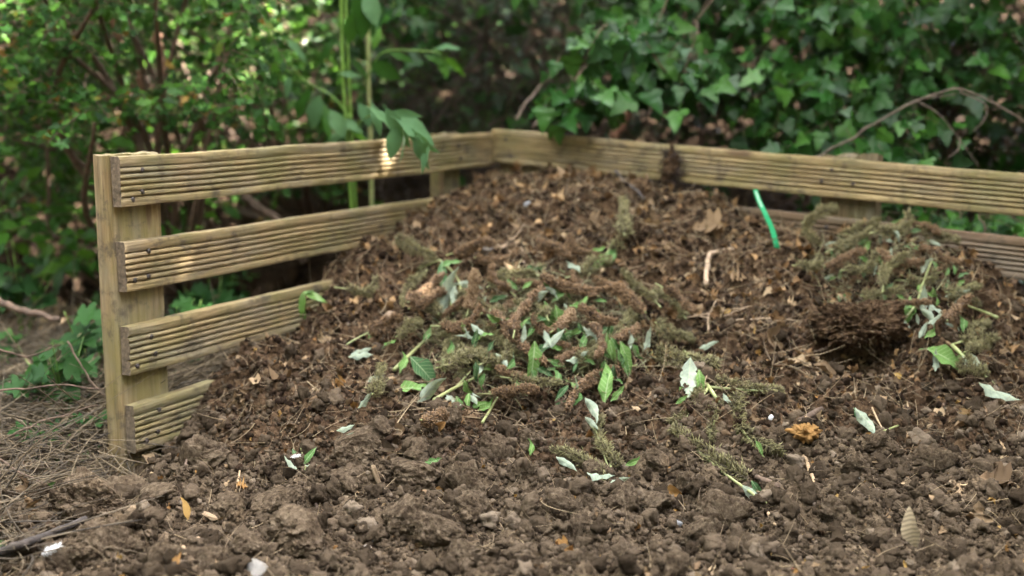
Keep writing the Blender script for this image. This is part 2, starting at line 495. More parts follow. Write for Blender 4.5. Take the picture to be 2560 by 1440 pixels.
POSTW = wood_mat('post_timber', (.085, .056, .026), (.215, .15, .074), (.36, .27, .15), (.15, .14, .05), .65, 'z')
POSTD = wood_mat('dark_post_timber', (.05, .035, .018), (.13, .095, .048), (.22, .17, .09), (.10, .10, .035), .7, 'z')
ENDG = plain_mat('end_grain', (.05, .036, .022), (.17, .125, .08), .9, 70, .004)

# ------------------------------------------------------------------ ground form
# left fence in plan and right fence in plan
PL0 = at(275, 393, 2.95); PLC = at(1223, 331, 4.62)
PR0 = at(1236, 322, 4.62); PRE = at(2560, 432, 3.54)
DL = nrm((PLC - PL0) * [1, 1, 0]); LL = float(np.linalg.norm((PLC - PL0)[:2]))
DR = nrm((PRE - PR0) * [1, 1, 0]); LR = float(np.linalg.norm((PRE - PR0)[:2]))
def on_fence(P0, D, px, py):
    d = ray(px, py)
    # CAMP + t d = P0 + s D in plan
    A = np.array([[d[0], -D[0]], [d[1], -D[1]]]); s = np.linalg.solve(A, (P0 - CAMP)[:2])
    return CAMP + d * s[0]

ctrl = []
for p in ((470, 1085), (500, 970), (600, 900), (730, 812), (800, 705), (890, 615), (1065, 492), (1120, 458)):
    ctrl.append(on_fence(PL0, DL, *p))
for p in ((1250, 440), (1400, 440), (1560, 455), (1700, 490), (1880, 545), (2040, 590)):
    q = on_fence(PR0, DR, *p); ctrl.append(q)
ctrl += [at(*a) for a in (
    (1150, 470, 4.25), (1300, 440, 4.2), (1450, 428, 4.15), (1560, 445, 4.1), (1700, 492, 4.0), (1800, 512, 3.92), (1900, 560, 3.82), (2050, 605, 3.68), (2200, 610, 3.58), (2330, 650, 3.45), (2400, 740, 3.34), (2470, 880, 3.2), (2530, 990, 3.12),
    (1100, 600, 3.85), (1280, 600, 3.82), (1500, 600, 3.78), (1700, 620, 3.7),
    (900, 720, 3.55), (1100, 780, 3.46), (1300, 760, 3.45), (1500, 780, 3.44), (1700, 780, 3.42), (1900, 750, 3.42), (2100, 780, 3.35), (2250, 850, 3.2),
    (700, 900, 3.18), (900, 930, 3.15), (1100, 960, 3.1), (1300, 980, 3.08), (1500, 980, 3.08), (1700, 950, 3.12), (1900, 930, 3.12), (2100, 950, 3.06), (2300, 1000, 2.98),
    (600, 1060, 2.92), (850, 1080, 2.86), (1100, 1110, 2.82), (1350, 1120, 2.82), (1600, 1110, 2.84), (1900, 1090, 2.87), (2200, 1100, 2.85), (2450, 1120, 2.84),
    (350, 1200, 2.74), (700, 1220, 2.68), (1000, 1230, 2.68), (1300, 1250, 2.64), (1600, 1250, 2.64), (1900, 1230, 2.68), (2200, 1230, 2.68), (2500, 1240, 2.68),
    (300, 1360, 2.44), (800, 1370, 2.43), (1300, 1380, 2.41), (1800, 1380, 2.41), (2300, 1370, 2.43))]
for x in np.linspace(-2.8, 2.8, 8):
    ctrl.append(np.array([x, 1.7, -0.02])); ctrl.append(np.array([x, 2.1, 0.0]))
for p in ((-2.8, 3), (-2.8, 4.2), (-1.8, 2.6), (-1.8, 3.4), (-1.9, 4.4), (-1.2, 2.9), (-1.15, 3.4), (-1.1, 4.0), (-.75, 4.6), (-.3, 5.2), (-1.5, 5.4), (-2.8, 5.4), (.6, 5.3), (1.4, 4.8), (2.0, 4.2), (2.2, 5.4), (2.8, 4.0), (2.3, 2.8), (2.8, 3.2), (1.9, 3.5), (1.75, 3.0)):
    ctrl.append(np.array([p[0], p[1], 0.0]))
ctrl += [np.array(p) for p in ((1.38, 3.58, .40), (1.35, 3.42, .34), (1.31, 3.27, .20), (1.25, 3.7, .44), (1.47, 3.48, .30), (1.5, 3.32, .22), (1.55, 3.1, .06))]
ctrl = np.array(ctrl)
def tps_fit(P, lam=0.002):
    n = len(P); d = np.linalg.norm(P[:, None, :2] - P[None, :, :2], axis=-1)
    K = d * d * np.log(d + 1e-9) + lam * np.eye(n)
    A = np.zeros((n + 3, n + 3)); A[:n, :n] = K
    A[:n, n] = 1; A[:n, n + 1:] = P[:, :2]; A[n, :n] = 1; A[n + 1:, :n] = P[:, :2].T
    return np.linalg.solve(A, np.concatenate([P[:, 2], np.zeros(3)]))
W = tps_fit(ctrl)
X0, X1, Y0, Y1, H_ = -2.7, 2.7, 1.65, 5.6, 0.0085
gx = np.arange(X0, X1, H_); gy = np.arange(Y0, Y1, H_)
GX, GY = np.meshgrid(gx, gy)
B = W[-3] + W[-2] * GX + W[-1] * GY
for (cx, cy, _), w in zip(ctrl, W):
    d2 = (GX - cx) ** 2 + (GY - cy) ** 2
    B = B + w * 0.5 * d2 * np.log(d2 + 1e-12)
B = np.clip(B, -0.03, 0.72)
for q_, r_, h_ in (((-.90, 2.86), .16, -.035), ((-1.05, 2.75), .16, -.02)):
    B = B + h_ * np.exp(-(((GX - q_[0]) ** 2 + (GY - q_[1]) ** 2) / r_ ** 2))
B = B - .035 * np.clip((B - .45) / .2, 0, 1) - .012 * np.clip(B / .2, 0, 1)
# outside the pen the floor is low; the heap only leans through the gaps a little
sl = (GX - PL0[0]) * -DL[1] + (GY - PL0[1]) * DL[0]      # distance outside the left fence
sr = (GX - PR0[0]) * -DR[1] + (GY - PR0[1]) * DR[0]      # distance beyond the right fence
out = np.maximum(np.where((GY > PL0[1] - .05), sl, -1), sr)
B = np.where(out > 0.01, B * np.clip(1 - (out - .01) / .10, 0, 1), B)
def bumpat(px, py, Y, r, h):
    global B
    p = at(px, py, Y); d2 = (GX - p[0]) ** 2 + (GY - p[1]) ** 2
    B = B + h * np.exp(-d2 / (r * r))
bumpat(1330, 870, 3.3, .22, .035)
def hit_base(px, py):
    d = ray(px, py)
    for y in np.arange(2.2, 4.4, .008):
        p = CAMP + d * (y / d[1]); i = int((p[0] - X0) / H_); j = int((p[1] - Y0) / H_)
        if p[2] < B[j, i]: return p
    return p
ph = hit_base(2135, 905)
B = B - .16 * np.exp(-(((GX - ph[0]) / .10) ** 2 + ((GY - ph[1] - .05) / .075) ** 2) ** 2)
bumpat(1900, 640, 3.65, .10, .02)
heapness = np.clip((B - 0.05) / 0.15, 0, 1)
# clods pressed into the dug soil
def bumps(n, rlo, rhi, xlo, xhi, ylo, yhi, k=.7):
    Z = np.zeros_like(B)
    for _ in range(n):
        x, y = rng.uniform(xlo, xhi), rng.uniform(ylo, yhi); r = rlo * (rhi / rlo) ** rng.random()
        i0, i1 = np.searchsorted(gx, [x - r, x + r]); j0, j1 = np.searchsorted(gy, [y - r, y + r])
        if i0 >= i1 or j0 >= j1: continue
        sx, sy = GX[j0:j1, i0:i1] - x, GY[j0:j1, i0:i1] - y
        a = rng.uniform(0, 3.14); e = rng.uniform(.65, 1)
        u = sx * math.cos(a) + sy * math.sin(a); w = (-sx * math.sin(a) + sy * math.cos(a)) / e
        d = (np.abs(u) ** 2.6 + np.abs(w) ** 2.6) ** (1 / 2.6) / r
        h = k * r * np.sqrt(np.clip(1 - d * d, 0, 1))
        Z[j0:j1, i0:i1] = np.maximum(Z[j0:j1, i0:i1], h)
    return Z
front = np.clip(1 - heapness * 1.2, 0, 1)
Zb = bumps(420, .022, .065, -1.3, 1.7, 1.9, 3.2) * front
Zs = bumps(6500, .007, .024, -1.5, 1.8, 1.8, 4.7)
wx = GX + .03 * fbm(GX * 9, GY * 9, 0, 3, 5); wy = GY + .03 * fbm(GX * 9, GY * 9, 3.3, 3, 9)
H = B + fbm(wx * 5, wy * 5, 0, 4, 21) * (.022 + .012 * heapness) + (np.abs(fbm(wx * 16, wy * 16, 1, 4, 31)) - .3 * heapness) * (.018 + .026 * heapness) + Zb + Zs * (.9 - .35 * heapness) + fbm(GX * 60, GY * 60, 2, 2, 41) * .004
inview = (GX > -1.35)
H = np.where(out > .12, B + fbm(GX * 6, GY * 6, 0, 4, 51) * .012, H)

def hgt(x, y):
    x = np.asarray(x, float); y = np.asarray(y, float)
    i = np.clip((x - X0) / H_, 0, len(gx) - 1.001); j = np.clip((y - Y0) / H_, 0, len(gy) - 1.001)
    i0 = i.astype(int); j0 = j.astype(int); u = i - i0; v = j - j0
    return H[j0, i0] * (1 - u) * (1 - v) + H[j0, i0 + 1] * u * (1 - v) + H[j0 + 1, i0] * (1 - u) * v + H[j0 + 1, i0 + 1] * u * v
def bnormal(x, y, e=.03):
    dx = (hgt(x + e, y) - hgt(x - e, y)) / (2 * e); dy = (hgt(x, y + e) - hgt(x, y - e)) / (2 * e)
    return nrm(np.stack([-dx, -dy, np.ones_like(dx)], -1))
def heapat(x, y):
    i = np.clip(((np.asarray(x) - X0) / H_).astype(int), 0, len(gx) - 1); j = np.clip(((np.asarray(y) - Y0) / H_).astype(int), 0, len(gy) - 1)
    return heapness[j, i]
def outat(x, y):
    i = np.clip(((np.asarray(x) - X0) / H_).astype(int), 0, len(gx) - 1); j = np.clip(((np.asarray(y) - Y0) / H_).astype(int), 0, len(gy) - 1)
    return out[j, i]
def hit(px, py):
    d = ray(px, py); t = np.arange(1.8, 5.2, .004) / d[1]
    P = CAMP + t[:, None] * d
    below = P[:, 2] < hgt(P[:, 0], P[:, 1])
    k = int(np.argmax(below)) if below.any() else len(t) - 1
    if outat(P[k, 0], P[k, 1]) > -.02 and P[k, 0] > 0:       # a ray past the heap's shoulder: the nearest bit of heap in front of the fence
        clear = np.where(outat(P[:, 0], P[:, 1]) < -.05, P[:, 2] - hgt(P[:, 0], P[:, 1]), 9)
        k = int(np.argmin(clear))
    return P[k]

# terrain sheet to the horizon, rising as a wooded bank behind the pen
def bank(x, y):
    r = np.clip((y - 5.6 - .18 * x + .25 * np.sin(x * 1.3)) / 4.0, 0, 1)
    h = r * r * (3 - 2 * r) * 3.0
    return h
tx = np.concatenate([np.linspace(-120, -9, 16), np.linspace(-8, 8, 110), np.linspace(9, 120, 16)])
ty = np.concatenate([np.linspace(-120, -1, 16), np.linspace(0, 14, 96), np.linspace(16, 120, 16)])
TX, TY = np.meshgrid(tx, ty)
TZ = -0.05 + bank(TX, TY) + fbm(TX * 1.2, TY * 1.2, 0, 4, 61) * .05 * np.clip((TY - 5) / 2, 0, 1)
def grid_quads(nx, ny):
    idx = np.arange(nx * ny).reshape(ny, nx)
    return np.stack([idx[:-1, :-1], idx[:-1, 1:], idx[1:, 1:], idx[1:, :-1]], -1).reshape(-1, 4)
mb = MB(); mb.add(np.stack([TX, TY, TZ], -1), grid_quads(len(tx), len(ty)))
tag(mb.build('terrain', FLOOR), kind='structure')
# soil sheet and heap: one form, two objects
Q = grid_quads(len(gx), len(gy))
V = np.stack([GX, GY, H], -1).reshape(-1, 3)
edge = np.minimum.reduce([GX - X0, X1 - GX, GY - Y0, Y1 - GY]).ravel()
V[:, 2] = np.where(edge < .25, V[:, 2] * np.clip(edge / .25, 0, 1) - .06 * (1 - np.clip(edge / .25, 0, 1)), V[:, 2])
lim = (B + .025 * fbm(GX * 4, GY * 4, 5, 3, 71)).ravel()
isheap = (lim[Q].mean(1) > .085) & (out.ravel()[Q].mean(1) < .09)
def sub(mask, name, mat):
    q = Q[mask]; u, inv = np.unique(q, return_inverse=True)
    m = MB(); m.add(V[u], inv.reshape(-1, 4)); return m.build(name, mat)
tag(sub(~isheap, 'ground', SOIL), kind='structure')
tag(sub(isheap, 'compost_heap', COMPOST), 'dark brown compost heap piled up against the corner of the slatted fence', 'compost heap')

# ------------------------------------------------------------------ fences
def board_mesh(length, name, mat, seed, height=.120, thick=.028, ragged=0.0, sag=0.0):
    """deck board: x along, z up, grooved face towards -y, back on y = 0"""
    prof = [(0.0, 0.0), (-thick + .003, 0.0)]
    segs = [.020] + [.0112] * 5 + [.0245]
    gap = (height - sum(segs)) / 6
    z = 0.0
    for i, s in enumerate(segs):
        prof += [(-thick + .0012, z + .0008), (-thick - .0006, z + s * .3), (-thick - .0006, z + s * .7), (-thick + .0012, z + s - .0008)]
        z += s
        if i < 6:
            prof += [(-thick + .009, z + gap * .3), (-thick + .009, z + gap * .7)]
            z += gap
    prof += [(-thick + .003, height), (0.0, height)]
    prof = np.array(prof); n = len(prof)
    k = max(12, int(length / .03))
    xs = np.linspace(0, length, k)
    V = []
    for x in xs:
        dz = .0014 * fbm(x * 3, 0, seed, 2, seed) ; dy = .0008 * fbm(x * 4, 7, seed, 3, seed)
        top = .0009 * fbm(x * 22, 3, seed, 3, seed + 3)
        p = np.stack([np.full(n, x), prof[:, 0] + dy, prof[:, 1] + dz + np.where(prof[:, 1] > height - .004, top, 0)], -1)
        p[:, 1] += np.where(prof[:, 0] < -.01, .0004 * fbm(x * 30, prof[:, 1] * 120, seed, 2, seed + 5), 0)
        p[:, 2] -= sag * 4 * (x / length) * (1 - x / length)
        V.append(p)
    V = np.concatenate(V)
    V[:n, 0] += .002 * noise3(prof[:, 1] * 90, 0, seed, seed); V[-n:, 0] += .003 * noise3(prof[:, 1] * 90, 0, seed + 1, seed)
    m = MB()
    Q = [(i * n + j, i * n + (j + 1) % n, (i + 1) * n + (j + 1) % n, (i + 1) * n + j) for i in range(k - 1) for j in range(n)]
    m.add(V, Q)
    me = m.mesh(name, mat, False)
    me.materials.append(ENDG)
    import bmesh
    bm = bmesh.new(); bm.from_mesh(me); bm.verts.ensure_lookup_table()
    for lo in (0, (k - 1) * n):
        f = bm.faces.new([bm.verts[lo + j] for j in range(n)]); f.material_index = 1
    bmesh.ops.triangulate(bm, faces=[f for f in bm.faces if len(f.verts) > 4])
    bmesh.ops.recalc_face_normals(bm, faces=bm.faces)
    bm.to_mesh(me); bm.free()
    return me
def post_mesh(name, w, t, z0, z1, seed, ragged=0.0, mat_=None):
    mat_ = mat_ or POSTW
    m = MB(); nx, nz = 12, 24
    P = []
    per = [(x, 0.0) for x in np.linspace(0, w, nx)] + [(w, y) for y in np.linspace(0, t, 6)[1:]] + [(x, t) for x in np.linspace(w, 0, nx)[1:]] + [(0.0, y) for y in np.linspace(t, 0, 6)[1:-1]]
    per = np.array(per); n = len(per)
    # soften the corners
    c = per - [w / 2, t / 2]; lim = np.array([w / 2, t / 2]); near = np.all(np.abs(np.abs(c) - lim) < 1e-6, axis=1)
    per = np.where(near[:, None], [w / 2, t / 2] + c - np.sign(c) * .003, per)
    for i, z in enumerate(np.linspace(z0, z1, nz)):
        a = .0018 * fbm(per[:, 0] * 25, per[:, 1] * 25, z * 2.5 + seed, 3, seed)
        d = nrm(per - [w / 2, t / 2])
        p = np.concatenate([per + d * a[:, None], np.full((n, 1), z)], 1)
        if i == nz - 1: p[:, 2] += .003 * noise3(per[:, 0] * 60, per[:, 1] * 60, seed, seed) + ragged * np.clip(noise3(per[:, 0] * 38, per[:, 1] * 20, seed, seed + 1), -1, .8)
        P.append(p)
    V = np.concatenate(P)
    Q = [(i * n + j, i * n + (j + 1) % n, (i + 1) * n + (j + 1) % n, (i + 1) * n + j) for i in range(nz - 1) for j in range(n)]
    ctr = np.array([[w / 2, t / 2, z1 - .002]])
    V = np.concatenate([V, ctr]); T = [(nz * n, (nz - 1) * n + j, (nz - 1) * n + (j + 1) % n) for j in range(n)]
    m.add(V, Q, T)
    return m.mesh(name, mat_, False)
def nail_mesh():
    m = MB(); add_tube(m, [(0, .004, 0), (0, -.0025, 0), (0, -.0032, 0)], [.0064, .0064, .0045], 8); return m.mesh('nail', NAIL_M)
NAIL = nail_mesh()
def part(name, me, parent, loc=(0, 0, 0), rot=(0, 0, 0), label=None):
    o = bpy.data.objects.new(name, me); COL.objects.link(o); o.parent = parent; o.location = loc; o.rotation_euler = rot
    if label: o['label'] = label
    return o

def left_z(px, py):      # height on the left fence's face
    return float(on_fence(PL0, DL, px, py)[2])
lf = empty('slatted_fence', (PL0[0], PL0[1], 0)); lf.rotation_euler = (0, 0, math.atan2(DL[1], DL[0]))
tag(lf, 'left side of the pen: four grooved deck boards on a broad timber end post', 'fence', 'slatted fences of the compost pen')
ltops = [PL0[2], left_z(285, 607), left_z(298, 816), left_z(310, 1012)]
lens = [LL - .012, 1.72, 1.55, 1.2]
for i, (zt, ln) in enumerate(zip(ltops, [LL - .01, LL - .02, LL - .02, LL - .02])):
    dzr = (PLC[2] - PL0[2]) if i == 0 else -.004
    b = part('board', board_mesh(ln, 'board', WOOD, 3 + i * 7), lf, ((0, .006, .004, .008)[i], 0, zt - .120), (0, -math.atan2(dzr, LL), 0))
    for (x, z) in ((.075, .088), (.075, .036), (.03, .024), (LL - .27, .088), (LL - .25, .034)):
        jx, jz = rng.uniform(-.012, .012, 2)
        part('nail', NAIL, b, (x + jx, -.0275, z + jz * .6))
part('post', post_mesh('post', .168, .058, -.12, PL0[2] + .004, 1), lf, (-.001, .0015, 0))
part('post', post_mesh('post', .12, .058, -.12, PLC[2] + .004, 2, 0, POSTD), lf, (LL - .33, .0025, 0), label='weathered inner post beside the corner')

rf = empty('slatted_fence', (PR0[0], PR0[1], 0)); rf.rotation_euler = (0, 0, math.atan2(DR[1], DR[0]))
tag(rf, 'back right side of the pen: long grooved boards sloping down, half buried by the heap', 'fence', 'slatted fences of the compost pen')
slope = (PRE[2] - PR0[2]) / LR
def right_px(px):       # distance along the right fence at this pixel column
    return float(np.dot(on_fence(PR0, DR, px, 500) - PR0, DR))
LRX = right_px(2850)
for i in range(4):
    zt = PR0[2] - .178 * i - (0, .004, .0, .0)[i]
    me = board_mesh(LRX, 'board', (WOOD, WOOD_R, WOOD_R, WOOD_R)[i], 40 + i * 5, sag=.004)  # brown is earth stain; on the lowest boards its darkness paints in shade
    b = part('board', me, rf, (.004 + .004 * i, 0, zt - .120), (0, -math.atan(slope), 0), label=None if i == 0 else 'earth stained brown board with shade painted into its colour')
    sx = right_px(2100)
    for (x, z) in ((.06, .09), (.09, .03), (sx - .03, .085), (sx - .05, .05), (sx + .05, .04)):
        jx, jz = rng.uniform(-.01, .01, 2)
        part('nail', NAIL, b, (x + jx, -.0275, z + jz * .6))
sx0, sx1 = right_px(2048), right_px(2190)
part('post', post_mesh('post', .17, .058, -.12, PR0[2] - .006, 5, 0, POSTD), rf, (.02, .0025, 0))
part('post', post_mesh('post', sx1 - sx0, .058, -.12, PR0[2] + slope * sx0 - .004, 6, .022, POSTD), rf, (sx0, .0025, 0), label='post with a ragged broken top')

# ------------------------------------------------------------------ labels by neighbours
LM = [(1062, 925, 'the large dark green leaf'), (1187, 770, 'the tan upright seed head'), (1785, 655, 'the pale bent root'), (1915, 545, 'the green plastic strap'),
      (2015, 1105, 'the crumpled golden leaf'), (2130, 880, 'the dark hollow'), (1690, 450, 'the muddy root clump'), (1725, 945, 'the tattered silver leaf'),
      (400, 1060, 'the lowest fence board'), (110, 1340, 'the dark stick'), (135, 1395, 'the large white feather'), (640, 1425, 'the white crusted lump'),
      (1205, 505, 'the flat brown leaf on top'), (1283, 522, 'the red scrap'), (470, 1285, 'the yellow upright leaf'), (940, 1215, 'the pale wood chip'),
      (2490, 1220, 'the brown stalked leaf'), (2270, 1380, 'the striped pale blade'), (1790, 1175, 'the long bare seed stalk'), (1510, 1130, 'the drooping seed stalk'),
      (1230, 630, 'the looping pale root'), (745, 1160, 'the small feather'), (1335, 910, 'the bright green upright leaf'), (2490, 985, 'the long grey leaf by the fence'),
      (2200, 620, 'the clippings by the back fence'), (2370, 890, 'the vivid green leaf'), (1310, 960, 'the longest brown seed head'), (1040, 1215, 'the biggest clod'), (745, 1365, 'the pale flat clod'), (2090, 1340, 'the brown hollow leaf'),
      (780, 740, 'the green seedling'), (1640, 470, 'the dark twig by the rail')]
USED = set()
def whereis(px, py, skip=0):
    L = sorted(LM, key=lambda l: math.hypot(l[0] - px, (l[1] - py) * 1.3))
    L = [l for l in L if math.hypot(l[0] - px, l[1] - py) > 18]
    l = L[skip]; dx, dy = px - l[0], py - l[1]; r = math.hypot(dx, dy)
    how = 'just ' if r < 75 else '' if r < 150 else 'well '
    a = math.degrees(math.atan2(-dy, dx)) % 360
    k = int((a + 22.5) // 45) % 8
    return how + ('right of', 'above right of', 'above', 'above left of', 'left of', 'below left of', 'below', 'below right of')[k] + ' ' + l[2]
def name_it(look, px, py):
    for s in (0, 1, 2, 3):
        t = f'{look} {whereis(px, py, s)}'
        if t not in USED and len(t.split()) <= 16: break
    USED.add(t)
    return t

# ------------------------------------------------------------------ clods
def clod_mesh(seed, rough=.08):
    v = ICO7[0].copy()
    n = fbm(v[:, 0] * 1.1 + seed, v[:, 1] * 1.1, v[:, 2] * 1.1, 3, seed)
    n2 = np.abs(fbm(v[:, 0] * 3.5, v[:, 1] * 3.5 + seed, v[:, 2] * 3.5, 4, seed + 9))
    n3 = fbm(v[:, 0] * 14, v[:, 1] * 14 + seed, v[:, 2] * 14, 3, seed + 19)
    n4 = np.abs(fbm(v[:, 0] * 9, v[:, 1] * 9 + seed, v[:, 2] * 9, 4, seed + 29, .7))
    v = v * (1 + .38 * n + rough * n2 + .04 * n3 + .035 * n4)[:, None]
    c_ = nrm(np.random.default_rng(seed + 500).normal(size=(520, 3))); hr = np.random.default_rng(seed + 501).uniform(.2, 1, 520) ** 2
    u_ = ICO7[0]; dd = np.full(len(u_), 9.0); hh = np.zeros(len(u_))
    for a_, b_ in zip(c_, hr):
        d_ = 1 - u_ @ a_; w_ = np.sqrt(np.clip(1 - d_ / (.0022 + .0065 * b_), 0, 1)) * (.35 + .65 * b_); hh = np.maximum(hh, w_)
    v = v + u_ * (.095 * hh)[:, None]
    # a few broken flat faces
    for k in range(3):
        d = nrm(np.random.default_rng(seed * 7 + k).normal(size=3)); h = v @ d
        v = v - np.clip(h - .72, 0, None)[:, None] * d * .8
    m = MB(); m.add(v * [1, .85, .72], None, ICO7[2]); return m.mesh('soil_clod', CLOD)
CLODS = [clod_mesh(5 + 3 * k) for k in range(7)]
clods = [(215, 1255, 80, 'smooth rounded'), (300, 1258, 60, 'crumbly dark'), (410, 1265, 52, 'upright lumpy'), (490, 1172, 58, 'cracked'), (345, 1195, 34, 'small dark'), (240, 1365, 66, 'grainy'), (310, 1385, 48, 'dark low'),
         (890, 1150, 62, 'blocky dark'), (1040, 1215, 66, 'tall reddish brown'), (862, 1222, 50, 'crumbly'), (1020, 1312, 52, 'rough'), (1160, 1222, 54, 'flat sided'), (1182, 1300, 52, 'grainy'), (745, 1368, 78, 'broad flat'), (620, 1395, 46, 'pebble flecked'), (690, 1290, 56, 'crumbly dark'),
         (1100, 1358, 58, 'rounded'), (1150, 1415, 46, 'smooth faced'), (400, 1425, 48, 'pale'), (180, 1415, 58, 'grainy pale'), (520, 1425, 46, 'dark'), (570, 1290, 42, 'rooty'), (1740, 1352, 42, 'pale stony'), (1640, 1275, 46, 'jagged'),
         (1560, 1262, 40, 'rounded'), (1800, 1312, 62, 'wide shallow'), (1490, 1200, 34, 'small'), (1730, 1222, 34, 'knobbly'), (1640, 1172, 36, 'pale top'), (2190, 1112, 26, 'small round'), (2272, 1098, 26, 'small grey'), (2085, 1290, 34, 'dark knobbly'), (2330, 1180, 48, 'low crumbly'),
         (1390, 1290, 46, 'low'), (1450, 1335, 38, 'small grainy'), (1310, 1190, 30, 'small dark'), (1330, 1110, 30, 'small crumbly'), (1240, 1130, 38, 'soft edged'), (1050, 1145, 38, 'dark crumbly'), (2140, 1178, 28, 'dark'), (1690, 1430, 38, 'rough'), (1420, 1420, 34, 'pale'), (1120, 1060, 34, 'brown'), (960, 1090, 34, 'brown grainy'), (1590, 1065, 26, 'tiny pale')]
for i, (px, py, r, look) in enumerate(clods):
    p = hit(px, py); rr = 1.08 * r / F * np.linalg.norm(p - CAMP)
    o = bpy.data.objects.new('soil_clod', CLODS[i % 7]); COL.objects.link(o)
    o.scale = (rr * 1.0, rr * 1.0, rr * .95); o.rotation_euler = (rng.uniform(-.5, .5), rng.uniform(-.5, .5), rng.uniform(0, 6.28))
    o.location = (p[0], p[1] + rr * .4, p[2] + rr * (.30 if px > 360 else -.15))
    lab = {(1040, 1215): 'biggest reddish brown clod, standing tall on the bare soil below the clippings', (745, 1368): 'broad pale flat clod in the foreground soil right of the white crusted lump'}.get((px, py)) or name_it(look + ' soil clod', px, py)
    tag(o, lab, 'soil clod', 'clods of dug soil')

p = hit(2125, 800); o = empty('root_clump', p + np.array([0, -.085, .004]))
def rooty(seed, mat):
    v = ICO7[0]; n = fbm(v[:, 0] * 1.4 + seed, v[:, 1] * 1.4, v[:, 2] * 1.4, 3, seed); n2 = np.abs(fbm(v[:, 0] * 5, v[:, 1] * 5 + seed, v[:, 2] * 5, 4, seed + 3, .65))
    m = MB(); m.add(v * (.85 + .3 * n + .22 * n2)[:, None] * [.115, .075, .058], None, ICO7[2]); return m.mesh('earth_lump', mat)
part('earth_lump', rooty(6, COMPOST), o)
m = MB()
for i in range(130):
    d = nrm(rng.normal(size=3) * [1, .8, .7] + [0, -.4, -.1]); a = d * [.108, .07, .052]; e = a + nrm(d + rng.normal(size=3) * .9 + [0, 0, -.7]) * rng.uniform(.01, .035)
    add_tube(m, [a * .9, (a + e) / 2 + rng.normal(size=3) * .005, e], [.0012, .001, .0004], 3, rng.random(), False)
tag(m.build('root_fibre', STRAW, o), kind='stuff')
tag(o, 'dark rooty clump of compost overhanging the hollow at the right of the heap', 'root clump')

# ------------------------------------------------------------------ crumbs and litter (uncountable)
def soil_pts(n, xlo, xhi, ylo, yhi, prob):
    x = rng.uniform(xlo, xhi, n); y = rng.uniform(ylo, yhi, n)
    k = rng.random(n) < prob(x, y)
    x, y = x[k], y[k]
    return np.stack([x, y, hgt(x, y)], -1)
def rand_rot(n):
    q = nrm(rng.normal(size=(n, 4))); w, x, y, z = q.T
    return np.stack([np.stack([1 - 2 * (y * y + z * z), 2 * (x * y - z * w), 2 * (x * z + y * w)], -1), np.stack([2 * (x * y + z * w), 1 - 2 * (x * x + z * z), 2 * (y * z - x * w)], -1), np.stack([2 * (x * z - y * w), 2 * (y * z + x * w), 1 - 2 * (x * x + y * y)], -1)], 1)
def crumbs(name, mat, n, slo, shi, prob, tpls, region=(-1.6, 1.8, 1.85, 4.7), power=2.2):
    P = soil_pts(n, *region, prob); m = MB()
    r = slo + (shi - slo) * rng.random(len(P)) ** power
    M = rand_rot(len(P)) * r[:, None, None]
    P[:, 2] += r * .25
    which = rng.integers(0, len(tpls), len(P)); rnd = rng.random(len(P))
    for k, t in enumerate(tpls):
        s = which == k; m.inst(t, M[s], P[s], rnd[s])
    return m.build(name, mat)
def lump_tpl(base, seed):
    v = base[0].copy()
    n = .5 * fbm(v[:, 0] * 1.6 + seed, v[:, 1] * 1.6, v[:, 2] * 1.6, 3, seed) + .22 * np.abs(fbm(v[:, 0] * 4 + seed, v[:, 1] * 4, v[:, 2] * 4, 2, seed + 5))
    return v * (.9 + n)[:, None] * [1, .8, .7], base[1], base[2]
L2 = [lump_tpl(ICO3, s) for s in (1, 4, 7, 9)]
L1 = [lump_tpl(ICO2, s) for s in (2, 5, 8, 12)]
infr = lambda x, y: (outat(x, y) < 0) * (1 - .75 * heapat(x, y))
inhp = lambda x, y: (outat(x, y) < 0) * heapat(x, y)
tag(crumbs('soil_crumbs', CRUMB, 5200, .008, .026, infr, L2, (-1.35, 1.7, 1.9, 3.4)), kind='stuff')
tag(crumbs('soil_grit', CRUMB, 52000, .002, .009, infr, L1, (-1.35, 1.7, 1.9, 3.4), 1.6), kind='stuff')
tag(crumbs('compost_crumbs', CRUMB_DARK, 17000, .003, .014, inhp, L1, (-1.0, 1.7, 2.7, 4.7), 2), kind='stuff')

def curl(tpl, kx, ky):
    v, q, t = tpl; v = v.copy()
    x, y, z = v.T
    z = z + kx * (x - .5) ** 2 + ky * y * y * 3
    return np.stack([x - .5, y, z], -1), q, t
DEADT = [curl(leaf_tpl(OVAL, .2, .1, .3), .5, .9), curl(leaf_tpl(CHIP, .3, .1, .4), -.4, 1.2), curl(leaf_tpl(LANCE, .5, .3, .3), .8, 1), curl(leaf_tpl(OVAL, -.2, -.1, .5, 1.2), -.6, -1), curl(leaf_tpl(MAPLE, .2, .2, .4), .6, .5)]
def litter(name, mat, n, llo, lhi, prob, region, tpls, tilt=.6, power=2, lift=.004):
    P = soil_pts(n, *region, prob); k = len(P)
    nr = nrm(bnormal(P[:, 0], P[:, 1]) + rng.normal(size=(k, 3)) * tilt)
    M = rot_from(rand_dir(k), nr)
    L = llo + (lhi - llo) * rng.random(k) ** power
    P = P + nr * lift + [0, 0, .003]
    m = MB(); which = rng.integers(0, len(tpls), k); rnd = rng.random(k)
    for j, t in enumerate(tpls):
        s = which == j; m.inst(t, M[s] * L[s][:, None, None], P[s], rnd[s])
    return m.build(name, mat)
topness = lambda x, y: (outat(x, y) < 0) * np.clip(heapat(x, y), .0, 1) * np.where(x > -.3, 1, .6)
tag(litter('leaf_litter', DEAD_M, 10000, .007, .040, topness, (-1.0, 1.7, 2.8, 4.75), DEADT, .7, 2.0), kind='stuff')
